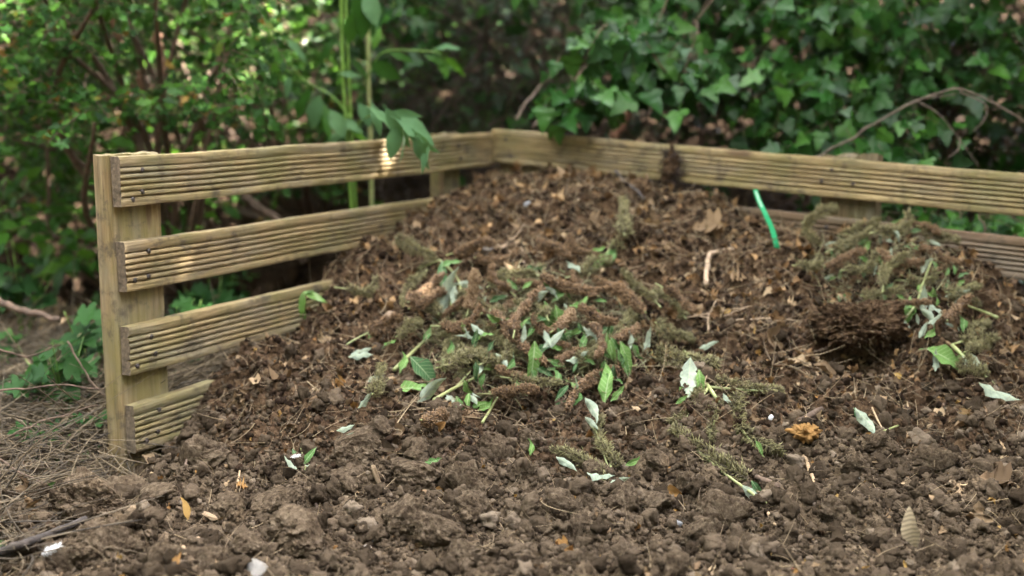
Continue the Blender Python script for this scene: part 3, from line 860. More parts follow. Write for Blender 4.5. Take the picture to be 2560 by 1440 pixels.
tag(litter('broken_leaf_litter', RUST_M, 2600, .014, .048, lambda x, y: (outat(x, y) < 0) * np.clip(heapat(x, y) - .3, 0, 1) * np.where((y > 3.45) | (x > .35), 1.2, .15), (-1.0, 1.7, 2.8, 4.75), DEADT, .6, 1.5, .008), kind='stuff')
tag(litter('leaf_scraps', DEAD_M, 2600, .005, .022, lambda x, y: (outat(x, y) < 0) * (1 - .6 * heapat(x, y)), (-1.35, 1.7, 1.9, 3.3), DEADT, .6, 1.6), kind='stuff')
tag(litter('golden_scraps', GOLD_M, 420, .008, .026, lambda x, y: (outat(x, y) < 0) * .9, (-1.3, 1.7, 1.9, 3.6), DEADT, .6, 1.3), kind='stuff')

def fibres(name, mat, P, L, rad, tilt, seg=5, droop=.0, curlamt=.5, nr=None):
    k = len(P)
    up = np.tile([0, 0, 1.0], (k, 1)) if nr is None else nr
    d = rand_dir(k); d = nrm(d - np.sum(d * up, -1, keepdims=True) * up + up * rng.normal(size=(k, 1)) * tilt)
    c = nrm(np.cross(d, up) + rng.normal(size=(k, 3)) * .4) * rng.normal(size=(k, 1)) * curlamt
    s = nrm(np.cross(d, up + .01)); u = np.cross(s, d)
    sides = 3
    rows = []
    for i in range(seg + 1):
        t = i / seg
        C = P + d * (L * t)[:, None] + c * (L * t * t)[:, None] - np.array([0, 0, 1]) * (droop * L * t * t)[:, None]
        rr = rad * (1 - .55 * t)
        for j in range(sides):
            a = j / sides * 2 * math.pi
            rows.append(C + (s * math.cos(a) + u * math.sin(a)) * rr[:, None])
    Vv = np.stack(rows, 1)                       # k, (seg+1)*3, 3
    nv = (seg + 1) * sides
    q = np.array([(i * sides + j, i * sides + (j + 1) % sides, (i + 1) * sides + (j + 1) % sides, (i + 1) * sides + j) for i in range(seg) for j in range(sides)])
    m = MB(); Qq = (q[None] + (np.arange(k) * nv)[:, None, None]).reshape(-1, 4)
    m.add(Vv.reshape(-1, 3), Qq, None, np.repeat(rng.random(k), len(q)))
    return m.build(name, mat)
P = soil_pts(9000, -1.0, 1.7, 2.8, 4.6, topness); nn = bnormal(P[:, 0], P[:, 1])
tag(fibres('dry_stalks', STRAW, P + nn * .006, rng.uniform(.02, .11, len(P)), rng.uniform(.0006, .0019, len(P)), .18, nr=nn), kind='stuff')
P = soil_pts(2600, -1.3, 1.7, 1.95, 3.2, infr); nn = bnormal(P[:, 0], P[:, 1])
tag(fibres('root_hairs', STRAW, P + nn * .006, rng.uniform(.015, .08, len(P)), rng.uniform(.0005, .0014, len(P)), .3, nr=nn), kind='stuff')
# dry tangle outside the left fence
leftp = lambda x, y: (outat(x, y) > .03) * (x < 0) * 1.0
P = soil_pts(11000, -1.9, -.6, 2.25, 4.2, lambda x, y: ((outat(x, y) > .05) | (x < -1.02 + .1 * np.sin(y * 9))) * 1.0)
P[:, 2] += rng.uniform(0, .12, len(P)) * np.clip((P[:, 1] - 2.3), .15, 1)
tag(fibres('dry_grass_tangle', TANGLE, P, rng.uniform(.08, .30, len(P)), rng.uniform(.0009, .0028, len(P)), .30, 6, .15, .5), kind='stuff')
tag(litter('woodland_litter', DEAD_M, 3800, .02, .07, lambda x, y: (outat(x, y) > .03) | (x < -1.02), (-2.4, 2.6, 2.2, 5.55), DEADT, .5, 1.4), kind='stuff')
tag(litter('ground_weeds', WEED_M, 2600, .012, .04, lambda x, y: ((outat(x, y) > .03) | (x < -1.0)) * (x < -.6), (-2.1, -.6, 2.2, 4.4), [leaf_tpl(LANCE, .2, .2), leaf_tpl(OVAL, .2, .2)], .9, 1.3, .02), kind='stuff')
k = 7000
x = rng.uniform(-4.5, 4.5, k); y = rng.uniform(5.4, 9.5, k)
P = np.stack([x, y, bank(x, y) - .03 + .05], -1)
m = MB(); L = rng.uniform(.04, .10, k); M = rot_from(rand_dir(k), nrm(np.array([0, -.4, 1]) + rng.normal(size=(k, 3)) * .5)) * L[:, None, None]
m.inst(DEADT[0], M, P, rng.random(k)); tag(m.build('bank_litter', CRUMB_DARK), kind='stuff')

# ------------------------------------------------------------------ buddleja clippings
def spike_mesh(kind, seed, curve):
    """spent flower spike, unit length along x"""
    g = np.random.default_rng(seed)
    m = MB()
    n = {'b': 1500, 't': 1500, 'g': 1000}[kind]
    t = g.random(n) ** .85
    rad = {'b': .125, 't': .15, 'g': .15}[kind]
    prof = np.interp(t, [0, .12, .5, .85, 1], [.5, 1, .95, .7, .25]) * rad
    prof = prof * (.8 + .45 * noise3(t * 7, seed, 0, seed))
    # clusters round the axis
    cl = np.round(t * 26) / 26
    t = t * .35 + cl * .65
    ang = g.random(n) * 6.283
    rr = prof * (.55 + .45 * g.random(n) ** (.6 if kind != 'g' else 1.0))
    ax = np.stack([t, curve * (t - .5) ** 2 * 2, 0 * t + .05 * np.sin(t * 7 + seed)], -1)
    rad_d = np.stack([0 * t + .45, np.cos(ang), np.sin(ang)], -1); rad_d = nrm(rad_d)
    P = ax + np.stack([0 * t, np.cos(ang), np.sin(ang)], -1) * rr[:, None] * (1 + .2 * g.normal(size=(n, 1)))
    sz = {'b': .030, 't': .030, 'g': .027}[kind] * g.uniform(.7, 1.3, n)
    d = nrm(rad_d + g.normal(size=(n, 3)) * .4)
    P = P + rad_d * (g.random((n, 1)) ** 3 * rad * .45)
    M = rot_from(d, g.normal(size=(n, 3))) * sz[:, None, None] * np.array([1.0, 1.35, 1.35])
    tpl = (np.array([[-1, 0, 0], [-.1, .42, 0], [-.1, -.2, .38], [-.1, -.2, -.38], [1.1, 0, 0]]), np.zeros((0, 4), int), np.array([[0, 1, 2], [0, 2, 3], [0, 3, 1], [4, 2, 1], [4, 3, 2], [4, 1, 3]]))
    kp = noise3(t * 9, np.cos(ang) * 1.3, np.sin(ang) * 1.3 + seed, seed + 2) > (-.75 if kind != 'g' else -.3)
    M, P, rr, prof, d = M[kp], P[kp], rr[kp], prof[kp], d[kp]; n = len(P)
    if kind == 'g':
        M = M * np.array([1.9, .55, .55])[None, None, :]
    m.inst(tpl, M, P, np.clip((rr / (prof + 1e-6) - .55) / .45 * .55 + g.random(n) ** 2 * .5, 0, 1))
    if kind == 'g':
        # fine side stalks
        q = 110; tt = g.random(q); aa = g.random(q) * 6.283; pr = np.interp(tt, [0, .12, .5, .85, 1], [.5, 1, .95, .7, .25]) * rad
        for i in range(q):
            a0 = np.array([tt[i], curve * (tt[i] - .5) ** 2 * 2, .05 * math.sin(tt[i] * 7 + seed)])
            e = a0 + np.array([.05, math.cos(aa[i]) * pr[i], math.sin(aa[i]) * pr[i]])
            add_tube(m, [a0, e], .004, 3, 1.0, False)
    tt = np.linspace(0, .99, 40)
    cr = np.interp(tt, [0, .12, .5, .85, 1], [.5, 1, .95, .7, .25]) * rad * (.52 if kind != 'g' else .12)
    CP = np.stack([tt, curve * (tt - .5) ** 2 * 2, .05 * np.sin(tt * 7 + seed)], -1)
    cv, cq, ct = tube_arrays(CP, cr * (1 + .16 * np.sin(tt * 160)), 12)
    cv = cv + .022 * np.stack([fbm(cv[:, 0] * 34, cv[:, 1] * 34, cv[:, 2] * 34 + 9 * k, 2, seed) for k in range(3)], -1)
    m.add(cv, cq, None, .05)
    return m.mesh('seed_head', {'b': SEED_B, 't': SEED_T, 'g': SEED_G}[kind]), tt, curve, seed
def spike_stem(curve, seed, tail, mat=GSTEM):
    tt = np.linspace(-tail, .2, 14); c = np.where(tt < 0, 0, 1)
    P = np.stack([tt, curve * (tt - .5) ** 2 * 2, .05 * np.sin(np.clip(tt, 0, 1) * 7 + seed)], -1)
    if tail: P[:, 1] = np.where(tt < 0, curve * .5 - curve * 2 * tt * .6, P[:, 1])
    m = MB(); add_tube(m, P, np.linspace(.018, .012, 14), 6); return m.mesh('stem', mat)
SPIKES = {}
for kind in 'btg':
    SPIKES[kind] = []
    for j, cv in enumerate((0.05, .55, -.45, .2)):
        me, tt, c, sd = spike_mesh(kind, 31 + j * 5 + ord(kind), cv)
        SPIKES[kind].append((me, spike_stem(c, sd, .20), spike_stem(c, sd, .05)))
def mat_from(base, d, n, s, w=None):
    w = w or s
    d = nrm(d); n = nrm(n - np.dot(n, d) * d); y = np.cross(n, d)
    M = Matrix.Identity(4)
    for i in range(3):
        M[i][0] = d[i] * s; M[i][1] = y[i] * w; M[i][2] = n[i] * w; M[i][3] = base[i]
    return M
LOOK = {'b': ['brown seed head', 'dark brown seed head', 'purplish brown seed head', 'russet seed head'], 't': ['tan seed head'], 'g': ['wispy greenish seed head', 'grey green seed head', 'thin feathery seed head']}
nspk = [0]
def spike(x0, y0, x1, y1, kind='b', var=None, lift=.018, stem=None, label=None, upright=False):
    a = hit(x0, y0)
    b = hit(x1, y1)
    if outat(a[0], a[1]) > 0 or outat(b[0], b[1]) > 0: return
    if upright or np.linalg.norm(b - a) > 2.2 * math.hypot(x1 - x0, y1 - y0) / F * a[1]:
        s = math.hypot(x1 - x0, y1 - y0) / F * np.linalg.norm(a - CAMP)
        b = a + s * nrm(CRT * (x1 - x0) + CUP * (y0 - y1) + np.array([0, .35, 0]) * math.hypot(x1 - x0, y1 - y0))
    up = np.array([0, -.35, .93])
    lift = lift + .012
    a = a + up * lift; b = b + up * lift
    i = nspk[0]; nspk[0] += 1
    var = i % 4 if var is None else var
    me, s1, s2 = SPIKES[kind][var]
    o = empty('seed_spike')
    sl_ = min(float(np.linalg.norm(b - a)), .26)
    o.matrix_world = mat_from(a, b - a, up + rng.normal(size=3) * .3, sl_, rng.uniform(.085, .125) * (1.15 if kind == 'g' else 1))
    part('seed_head', me, o)
    part('stem', s1 if (stem if stem is not None else i % 3 == 0) else s2, o)
    L = LOOK[kind]
    px, py = (x0 + x1) / 2, (y0 + y1) / 2
    ang = abs(math.degrees(math.atan2(y0 - y1, x1 - x0))) % 180
    ori = 'level' if ang < 25 or ang > 155 else 'upright' if 65 < ang < 115 else 'slanting'
    ln = math.hypot(x1 - x0, y1 - y0)
    size = 'short' if ln < 85 else 'long' if ln > 150 else ''
    tag(o, label or name_it(' '.join(w for w in (size, ori, L[i % len(L)]) if w), px, py), 'seed head', 'cut flower spikes on the heap')
    return o
spike(1174, 822, 1192, 718, 't', 0, .05, True, 'tan upright seed head, the palest of the clippings', True)
spike(1222, 828, 1392, 992, 'b', 3, .05, False, 'longest brown seed head, slanting down across the front of the clippings')
for s in [(1496, 876, 1508, 962, 'b'), (1532, 950, 1385, 1058, 'b', 1), (1292, 742, 1395, 765, 'b'), (1352, 772, 1545, 800, 'b', 1), (1265, 890, 1335, 785, 'b'), (1010, 822, 1098, 752, 'b', 2), (1030, 832, 1125, 782, 'b'), (1120, 905, 1215, 848, 'b'),
          (1128, 928, 1262, 968, 'g'), (1105, 972, 1222, 928, 'g'), (1275, 1002, 1402, 1012, 'g', 0), (1228, 1032, 1345, 1024, 'b', 0), (1378, 955, 1446, 915, 'b'), (1398, 892, 1436, 842, 't', 3), (1440, 962, 1510, 925, 'g'), (1228, 985, 1292, 930, 'g'), (1470, 940, 1560, 955, 'g'),
          (1575, 812, 1490, 755, 'b'), (1610, 840, 1530, 770, 'b'), (1645, 800, 1560, 722, 'g'), (995, 655, 1085, 700, 'g', 0), (1058, 715, 1000, 800, 'g'), (1135, 690, 1235, 662, 'b'), (1195, 700, 1300, 682, 'b'), (1215, 745, 1330, 715, 'g'), (1440, 735, 1530, 692, 'g'),
          (1560, 648, 1556, 556, 'g', 0), (1635, 878, 1735, 925, 'g', 0), (1670, 790, 1745, 850, 'b'), (1720, 830, 1640, 760, 'g'), (940, 1062, 962, 985, 'g'), (880, 800, 960, 770, 'g'), (920, 870, 1000, 830, 'b'), (1000, 900, 1060, 860, 'g'), (1160, 790, 1110, 850, 'b'), (1320, 870, 1400, 900, 'b'), (1330, 930, 1420, 905, 'b'),
          (1540, 900, 1600, 860, 'b'), (1340, 660, 1420, 700, 'b'), (1405, 640, 1480, 690, 'b'), (1260, 790, 1210, 720, 'b'), (1440, 830, 1530, 870, 'b'), (1100, 850, 1060, 790, 'g'), (1390, 840, 1310, 800, 'g'), (1480, 800, 1420, 745, 'b'), (1060, 1105, 1120, 1090, 'b', 0), (1330, 1015, 1240, 975, 'b')]:
    spike(*s[:5], s[5] if len(s) > 5 else None, lift=rng.uniform(.038, .075))
for _ in range(46):
    a = rng.uniform(0, 6.28); q = rng.random() ** .5; px, py = 1340 + 250 * q * math.cos(a), 850 + 135 * q * math.sin(a); an = rng.uniform(-1.2, 1.2); l = rng.uniform(40, 62)
    spike(px - l * math.cos(an), py + l * math.sin(an) * .8, px + l * math.cos(an), py - l * math.sin(an) * .8, 'bggg'[rng.integers(4)], lift=rng.uniform(-.01, .02))
# by the back fence
for s in [(2010, 600, 2090, 560, 'g'), (2080, 650, 2180, 600, 'g'), (2200, 640, 2290, 585, 'g'), (2240, 600, 2350, 620, 'b'), (2290, 650, 2390, 690, 'b'), (2060, 700, 2160, 660, 'b'), (2120, 740, 2200, 690, 'g'), (2180, 760, 2240, 680, 'g'), (2200, 700, 2300, 700, 'b'), (2150, 790, 2250, 770, 'g'), (2270, 745, 2350, 720, 'g'), (2020, 660, 2010, 580, 'g'), (2100, 615, 2200, 575, 'g'), (2300, 610, 2390, 640, 'g'),
          (2000, 720, 2060, 690, 'g'), (2340, 850, 2400, 790, 'b'), (2400, 880, 2470, 830, 'g'), (2360, 780, 2440, 760, 'g'), (2430, 930, 2480, 880, 'g'), (2230, 800, 2320, 790, 'b'), (2380, 940, 2450, 960, 'g'), (2250, 720, 2190, 660, 'b')]:
    spike(*s, lift=rng.uniform(.02, .055))

RAG = [(0, .01), (.06, .05), (.16, .12), (.24, .17), (.3, .13), (.36, .19), (.45, .2), (.5, .15), (.58, .185), (.68, .15), (.72, .09), (.78, .12), (.86, .05), (.9, .07), (1, .0)]
BUDT = [leaf_tpl(LANCE, .55, .3, .25), leaf_tpl(LANCE, .8, .6, .35, .5), leaf_tpl(OVAL, .3, .25, .15), leaf_tpl(LANCE, .5, -.35, .45), leaf_tpl(LANCE, .9, .4, .3, 1.8), leaf_tpl(RAG, .35, .25, .06)]
def leaf_obj_mesh(tpl, r, name='leaf', mat=BUD_M):
    v, q, t = tpl; m = MB(); m.add(v - [.5, 0, 0], q, None, r); return m.mesh(name, mat)
BUDM = {(j, c): leaf_obj_mesh(t, r) for j, t in enumerate(BUDT) for c, r in (('g', .8), ('d', .12), ('w', .5), ('m', .5))}
def leaf_place(px, py, ang, ln, c, up=.55, lift=.045):
    p = hit(px, py); s = ln / F * np.linalg.norm(p - CAMP) * (1.15 if abs(px - 1340) < 330 else .92)
    a = R(ang)
    d = nrm(CRT * math.cos(a) + CUP * math.sin(a) + np.array([0, .3 * math.sin(a) + rng.normal() * .15, 0]))
    n = nrm(nrm(CAMP - p) * .75 + np.array([0, 0, up]) + rng.normal(size=3) * .3)
    if c == 'w': n = -n
    if abs(px - 1340) < 330 and 640 < py < 1000: lift = lift + .055
    return mat_from(p + nrm(CAMP - p) * lift, d, n, s)
nleaf = [0]
def cut_leaf(px, py, ang, ln, c='g', var=None, label=None, lift=.05):
    i = nleaf[0]; nleaf[0] += 1
    var = (0, 1, 3, 4, 0, 1, 4)[i % 7] if var is None else var
    o = bpy.data.objects.new('cut_leaf', BUDM[(var, c)]); COL.objects.link(o)
    o.matrix_world = leaf_place(px, py, ang, ln, c, lift=lift)
    look = {'g': ['fresh green leaf', 'bright green leaf', 'narrow green leaf'], 'm': ['mid green leaf', 'soft green leaf'], 'd': ['dark green leaf', 'deep green pointed leaf'], 'w': ['silver white leaf', 'upturned pale leaf', 'white backed leaf', 'small silvery leaf']}[c]
    tag(o, label or name_it(look[i % len(look)], px, py), 'leaf', 'cut leaves lying on the heap')
cut_leaf(1062, 925, -40, 84, 'd', 2, 'large dark green broad leaf on the left of the clippings', .05)
cut_leaf(1335, 908, -92, 96, 'g', 0, 'bright green leaf hanging point down in the middle of the clippings', .06)
cut_leaf(2490, 985, -35, 104, 'w', 0, 'long grey leaf low beside the back fence, right of the heap')
cut_leaf(2370, 892, -20, 110, 'g', 2, 'vivid green broad leaf by the stems right of the dark hollow')
for l in [(1035, 965, 12, 86, 'g'), (1077, 972, 45, 80, 'w'), (1012, 905, 70, 55, 'g'), (1105, 682, 95, 72, 'd'), (1112, 735, 80, 92, 'w'), (1178, 712, -10, 56, 'w'), (1132, 716, 30, 36, 'w'), (1385, 850, 30, 60, 'w'), (1362, 866, 35, 52, 'd'), (1372, 800, -75, 84, 'g'), (1395, 828, 10, 60, 'g'),
          (1446, 897, 8, 54, 'w'), (1515, 872, 95, 58, 'g'), (1540, 866, -60, 44, 'm'), (1568, 892, -65, 72, 'g'), (1516, 952, 85, 96, 'g'), (1446, 985, 60, 62, 'm'), (1410, 1012, 32, 66, 'd'), (1486, 1024, -50, 66, 'w'), (1546, 986, 40, 44, 'g'), (1170, 976, -70, 48, 'g'), (1168, 1002, 85, 48, 'g'),
          (1186, 1000, -40, 40, 'w'), (1216, 1016, 30, 46, 'g'), (1238, 912, 20, 56, 'g'), (1258, 902, -45, 46, 'w'), (1222, 882, 40, 52, 'd'), (1335, 673, 5, 48, 'd'), (1382, 720, -35, 56, 'm'), (1342, 740, 15, 46, 'w'), (1436, 666, -35, 46, 'w'), (1488, 638, 20, 50, 'g'), (1522, 634, 60, 50, 'm'), (1478, 664, 5, 38, 'w'),
          (1420, 776, -60, 36, 'w'), (1310, 836, 75, 40, 'w'), (1620, 852, 60, 46, 'w'), (1480, 832, -35, 46, 'w'), (940, 945, 18, 54, 'w'), (915, 1002, 40, 56, 'w'), (900, 884, 15, 66, 'w'), (972, 858, 40, 46, 'g'), (866, 1072, 10, 54, 'w'), (862, 1104, 40, 66, 'w'), (1110, 846, 0, 0, 'x'), (1240, 800, -30, 46, 'g'),
          (1300, 950, 60, 40, 'm'), (1460, 850, 70, 50, 'm'), (1500, 840, 20, 46, 'd'), (1130, 870, 75, 44, 'm'), (1205, 760, 60, 36, 'w'), (1070, 835, 55, 40, 'm'),
          (2066, 615, 30, 50, 'w'), (2225, 640, 70, 42, 'w'), (2200, 612, 95, 50, 'w'), (2162, 628, 50, 60, 'g'), (2312, 662, 60, 50, 'w'), (2295, 655, -70, 30, 'w'), (2386, 736, 10, 52, 'w'), (2340, 775, -48, 64, 'w'), (2400, 768, 48, 52, 'w'), (2282, 770, 70, 72, 'g'), (2270, 806, -30, 36, 'w'), (2332, 832, 30, 56, 'g'), (2308, 826, 55, 46, 'w'),
          (2340, 906, 70, 52, 'w'), (2300, 715, 80, 40, 'g'), (2040, 660, 0, 40, 'g'), (2000, 690, 50, 32, 'w'), (2170, 1060, -50, 66, 'w'), (2410, 805, 80, 56, 'm'), (2420, 910, -60, 50, 'w'), (1415, 1158, -35, 50, 'w'), (1330, 1118, 80, 38, 'g'), (1900, 1120, -60, 44, 'g'), (1585, 1155, 20, 40, 'g'), (1085, 1155, 5, 40, 'm'), (1590, 880, -60, 44, 'm'),
          (2230, 600, 15, 36, 'w'), (1770, 865, 10, 50, 'w'), (2380, 812, -20, 40, 'w')]:
    if l[4] != 'x': cut_leaf(*l[:5])

# sprigs: a stem with leaves and seed heads of its own
def sprig(label, stem_pts, leaves, spikes, rad=.0045, lift=.02, mat=GSTEM, group='leafy sprigs on the heap'):
    P = [hit(*p) + nrm(CAMP - hit(*p)) * lift for p in stem_pts]
    o = empty('cut_sprig', P[0])
    I = np.array(o.location)
    if len(P) > 2: PP = smooth_path(P, 5)
    else: PP = np.linspace(P[0], P[1], 6)
    m = MB(); add_tube(m, PP - I, np.linspace(rad, rad * .6, len(PP)), 8); m.build('stem', mat, o)
    for (px, py, ang, ln, c, var) in leaves:
        M = leaf_place(px, py, ang, ln, c)
        l = bpy.data.objects.new('leaf', BUDM[(var, c)]); COL.objects.link(l); l.parent = o
        l.matrix_world = M; l.matrix_parent_inverse = Matrix.Translation(-Vector(P[0]))
        if c == 'w': l['label'] = 'pale underside of a leaf'
    for (x0, y0, x1, y1, kind, var) in spikes:
        a = hit(x0, y0); b = hit(x1, y1); up = np.array([0, -.35, .93]); a = a + up * .02; b = b + up * .02
        s = bpy.data.objects.new('seed_head', SPIKES[kind][var][0]); COL.objects.link(s); s.parent = o
        sl_ = min(float(np.linalg.norm(b - a)), .26); s.matrix_world = mat_from(a, b - a, up, sl_, .62 * sl_ + .02); s.matrix_parent_inverse = Matrix.Translation(-Vector(P[0]))
        add = MB(); q = P[int(np.argmin([np.linalg.norm(a - p) for p in P]))]
        add_tube(add, np.linspace(q, b - (b - a) * .03, 8) - I, np.linspace(rad * .7, .001, 8), 6); add.build('stem', mat, o)
    tag(o, label, 'sprig', group)
sprig('leafy sprig with the tattered silver leaf and drooping seed heads on open soil', [(1710, 880), (1772, 968), (1802, 1012)], [(1722, 948, -98, 122, 'w', 5), (1752, 960, -85, 80, 'g', 0), (1700, 975, -150, 46, 'g', 1), (1818, 1000, -60, 44, 'w', 0), (1705, 1000, 30, 40, 'g', 3)],
      [(1800, 1010, 1912, 1165, 'g', 1), (1785, 975, 1955, 998, 'g', 0), (1770, 985, 1700, 1080, 'g', 2), (1790, 1010, 1770, 1110, 'g', 3), (1640, 900, 1790, 930, 'g', 0)], .006)
sprig('long bare seed stalk with one silvery leaf at its lower end on bare soil', [(1915, 1258), (1800, 1175), (1690, 1085)], [(1885, 1240, -42, 80, 'w', 0), (1895, 1225, -55, 60, 'd', 0)], [(1862, 1215, 1680, 1088, 'g', 0), (1870, 1205, 1780, 1160, 'g', 3)], .0035)
sprig('drooping seed stalk with small silver leaves, pale cut end down on bare soil', [(1516, 1222), (1526, 1185), (1520, 1120), (1475, 1062)], [(1500, 1195, -20, 60, 'w', 1), (1545, 1205, 15, 50, 'w', 1), (1480, 1058, -40, 40, 'w', 0)], [(1526, 1185, 1478, 1062, 'g', 2), (1530, 1200, 1400, 1130, 'g', 1)], .0035)
sprig('thick pale green stem sticking out left of the dark green leaf', [(985, 925), (1040, 872), (1090, 826)], [(985, 948, 30, 56, 'm', 1)], [(1085, 828, 1140, 795, 'b', 1)], .0055, .045)
sprig('green stem with white upright leaves at the top left of the clippings', [(1100, 650), (1140, 690), (1150, 730), (1118, 790)], [(1128, 655, 25, 50, 'm', 0), (1135, 760, 80, 50, 'g', 1), (1135, 745, -95, 56, 'w', 0)], [(1095, 655, 1040, 690, 'g', 3)], .0035, .06)
sprig('stem with paired green leaves crossing the right of the clippings', [(1352, 780), (1410, 820), (1462, 862)], [(1400, 800, -70, 70, 'g', 1), (1430, 832, 30, 60, 'm', 0), (1375, 830, -15, 56, 'g', 3)], [], .003, .06)
sprig('pale forked woody stem at the right of the clippings', [(1490, 792), (1525, 825), (1556, 852)], [(1560, 905, -62, 60, 'm', 0), (1530, 880, -80, 56, 'g', 0)], [(1500, 850, 1440, 890, 'g', 0)], .0035, .06)
sprig('green stem with brown heads at the bottom left of the clippings', [(1085, 1000), (1140, 968), (1225, 925)], [(1135, 1000, -30, 60, 'w', 4), (1150, 1020, -70, 56, 'm', 0)], [(1130, 960, 1190, 930, 'g', 2)], .005, .04)
sprig('short cut stem pointing down below the clippings', [(1206, 1056), (1228, 1020), (1248, 985)], [(1200, 1010, 25, 44, 'g', 0)], [(1240, 1010, 1190, 1000, 'g', 1)], .0035, .03)
sprig('small sprig with narrow leaves beyond the left edge of the clippings', [(858, 866), (900, 842), (945, 820)], [(905, 880, 10, 60, 'w', 0), (930, 832, 60, 40, 'm', 1)], [], .003, .02)
sprig('spray of narrow grey leaves around the small feather', [(765, 1182), (760, 1150), (752, 1120)], [(725, 1160, 150, 48, 'w', 0), (772, 1140, 55, 60, 'm', 0), (780, 1166, -10, 36, 'w', 1), (738, 1135, 120, 44, 'd', 0)], [], .0022, .02)
sprig('green sprig lying on the upper heap above the clippings', [(1470, 690), (1505, 650), (1530, 610)], [(1500, 655, 40, 50, 'g', 0), (1530, 640, 50, 60, 'm', 1), (1495, 630, 10, 40, 'g', 3)], [(1540, 640, 1560, 570, 'g', 0)], .003, .03)
sprig('long stem running down to the long grey leaf by the back fence', [(2380, 862), (2440, 922), (2495, 968)], [(2440, 905, -70, 56, 'w', 0), (2330, 870, 160, 60, 'g', 0), (2415, 890, 10, 60, 'g', 1)], [(2400, 900, 2460, 850, 'g', 2)], .005, .04)
sprig('leafy stems with white leaves beside the back fence, right of the heap top', [(2260, 800), (2290, 760), (2310, 700), (2330, 650)], [(2270, 775, 75, 84, 'g', 0), (2310, 750, 80, 70, 'w', 0), (2325, 790, -40, 60, 'w', 4)], [(2310, 700, 2380, 680, 'b', 0)], .004, .05)
sprig('cut end of a pale stem at the right edge of the clippings by the fence', [(2495, 795), (2460, 780), (2420, 765)], [(2400, 745, 30, 50, 'w', 0)], [(2440, 770, 2370, 760, 'g', 1)], .005, .05)
sprig('single stem with a folded silver leaf lying on the right of the open soil', [(2245, 1064), (2200, 1080), (2160, 1088)], [(2165, 1055, -55, 90, 'w', 1), (2150, 1045, -60, 60, 'd', 0)], [], .0025, .012)

k = 2600; a = rng.uniform(0, 6.28, k); q = rng.random(k) ** .5
PX = np.where(rng.random(k) < .72, 1340 + 300 * q * np.cos(a), 2200 + 190 * q * np.cos(a)); PY = np.where(PX < 1700, 850 + 160 * q * np.sin(a), 690 + 110 * q * np.sin(a))
P = np.array([hit(u, v) for u, v in zip(PX, PY)]); nn = bnormal(P[:, 0], P[:, 1]); P = P + nn * rng.uniform(.005, .045, (k, 1))
tag(fibres('clipping_stalks', STALKG, P[:1500], rng.uniform(.015, .07, 1500), rng.uniform(.0006, .0016, 1500), .35, nr=nn[:1500]), kind='stuff')
m = MB(); k2 = k - 1500
m.inst((np.array([[-1, 0, 0], [-.1, .5, 0], [-.1, -.25, .42], [-.1, -.25, -.42], [1.1, 0, 0]]), np.zeros((0, 4), int), np.array([[0, 1, 2], [0, 2, 3], [0, 3, 1], [4, 2, 1], [4, 3, 2], [4, 1, 3]])), rand_rot(k2) * rng.uniform(.002, .005, k2)[:, None, None], P[1500:], rng.random(k2))
tag(m.build('seed_crumbs', SEED_B), kind='stuff')
for _ in range(120):
    a = rng.uniform(0, 6.28); q = rng.random() ** .5
    if rng.random() < .55: px, py = 1350 + 270 * q * math.cos(a), 850 + 145 * q * math.sin(a)
    else: px, py = 2240 + 180 * q * math.cos(a), 700 + 130 * q * math.sin(a)
    cut_leaf(px, py, rng.uniform(-180, 180), rng.uniform(26, 46), 'gmwdgm'[rng.integers(6)])

# ------------------------------------------------------------------ single things on the heap
def on_soil(name, me, px, py, size, label, cat, rot=None, lift=.3, group=None):
    p = hit(px, py); s = size / F * np.linalg.norm(p - CAMP)
    o = bpy.data.objects.new(name, me); COL.objects.link(o)
    o.scale = (s, s, s); o.rotation_euler = rot if rot is not None else (rng.uniform(-.4, .4), rng.uniform(-.4, .4), rng.uniform(0, 6.28))
    o.location = (p[0], p[1], p[2] + lift * s)
    tag(o, label, cat, group); return o
def dead_mesh(tpl, r, mat=DEAD_M):
    v, q, t = tpl; m = MB(); m.add(v, q, None, r); return m.mesh('dead_leaf', mat)
DM = [dead_mesh(DEADT[j % 5], r) for j, r in enumerate((.95, .75, .5, .3, .85, .6, .15, .45, .9, .7))]
GM = [dead_mesh(DEADT[j], r, GOLD_M) for j, r in enumerate((.2, .5, .9, .6, .4))]
def dead_leaf(px, py, ln, k, label=None, gold=False):
    p = hit(px, py); s = ln / F * np.linalg.norm(p - CAMP)
    o = bpy.data.objects.new('fallen_leaf', GM[k % 5] if gold else DM[k % 10]); COL.objects.link(o)
    n = nrm(bnormal(p[0], p[1]) + nrm(CAMP - p) * .5 + rng.normal(size=3) * .35)
    o.matrix_world = mat_from(p + n * s * .12, rand_dir(1)[0], n, s)
    look = ['golden leaf', 'orange leaf', 'amber curled leaf'] if gold else [['pale tan leaf', 'light brown leaf', 'brown leaf', 'dark curled leaf', 'tan lobed leaf', 'brown folded leaf', 'blackish leaf', 'rusty leaf', 'pale narrow leaf', 'fawn leaf'][k % 10]]
    tag(o, label or name_it(('large ' if ln > 60 else '') + look[k % len(look)], px, py), 'fallen leaf', 'fallen leaves on the heap')
dead_leaf(1205, 506, 66, 2, 'flat brown leaf on top of the heap, below the fence corner')
dead_leaf(1760, 574, 70, 4); dead_leaf(2210, 1392, 54, 5, 'brown cupped leaf in the foreground left of the striped pale blade'); dead_leaf(2540, 1330, 80, 7); dead_leaf(2090, 1362, 56, 6, 'brown hollow leaf lying open on the foreground soil at the right')
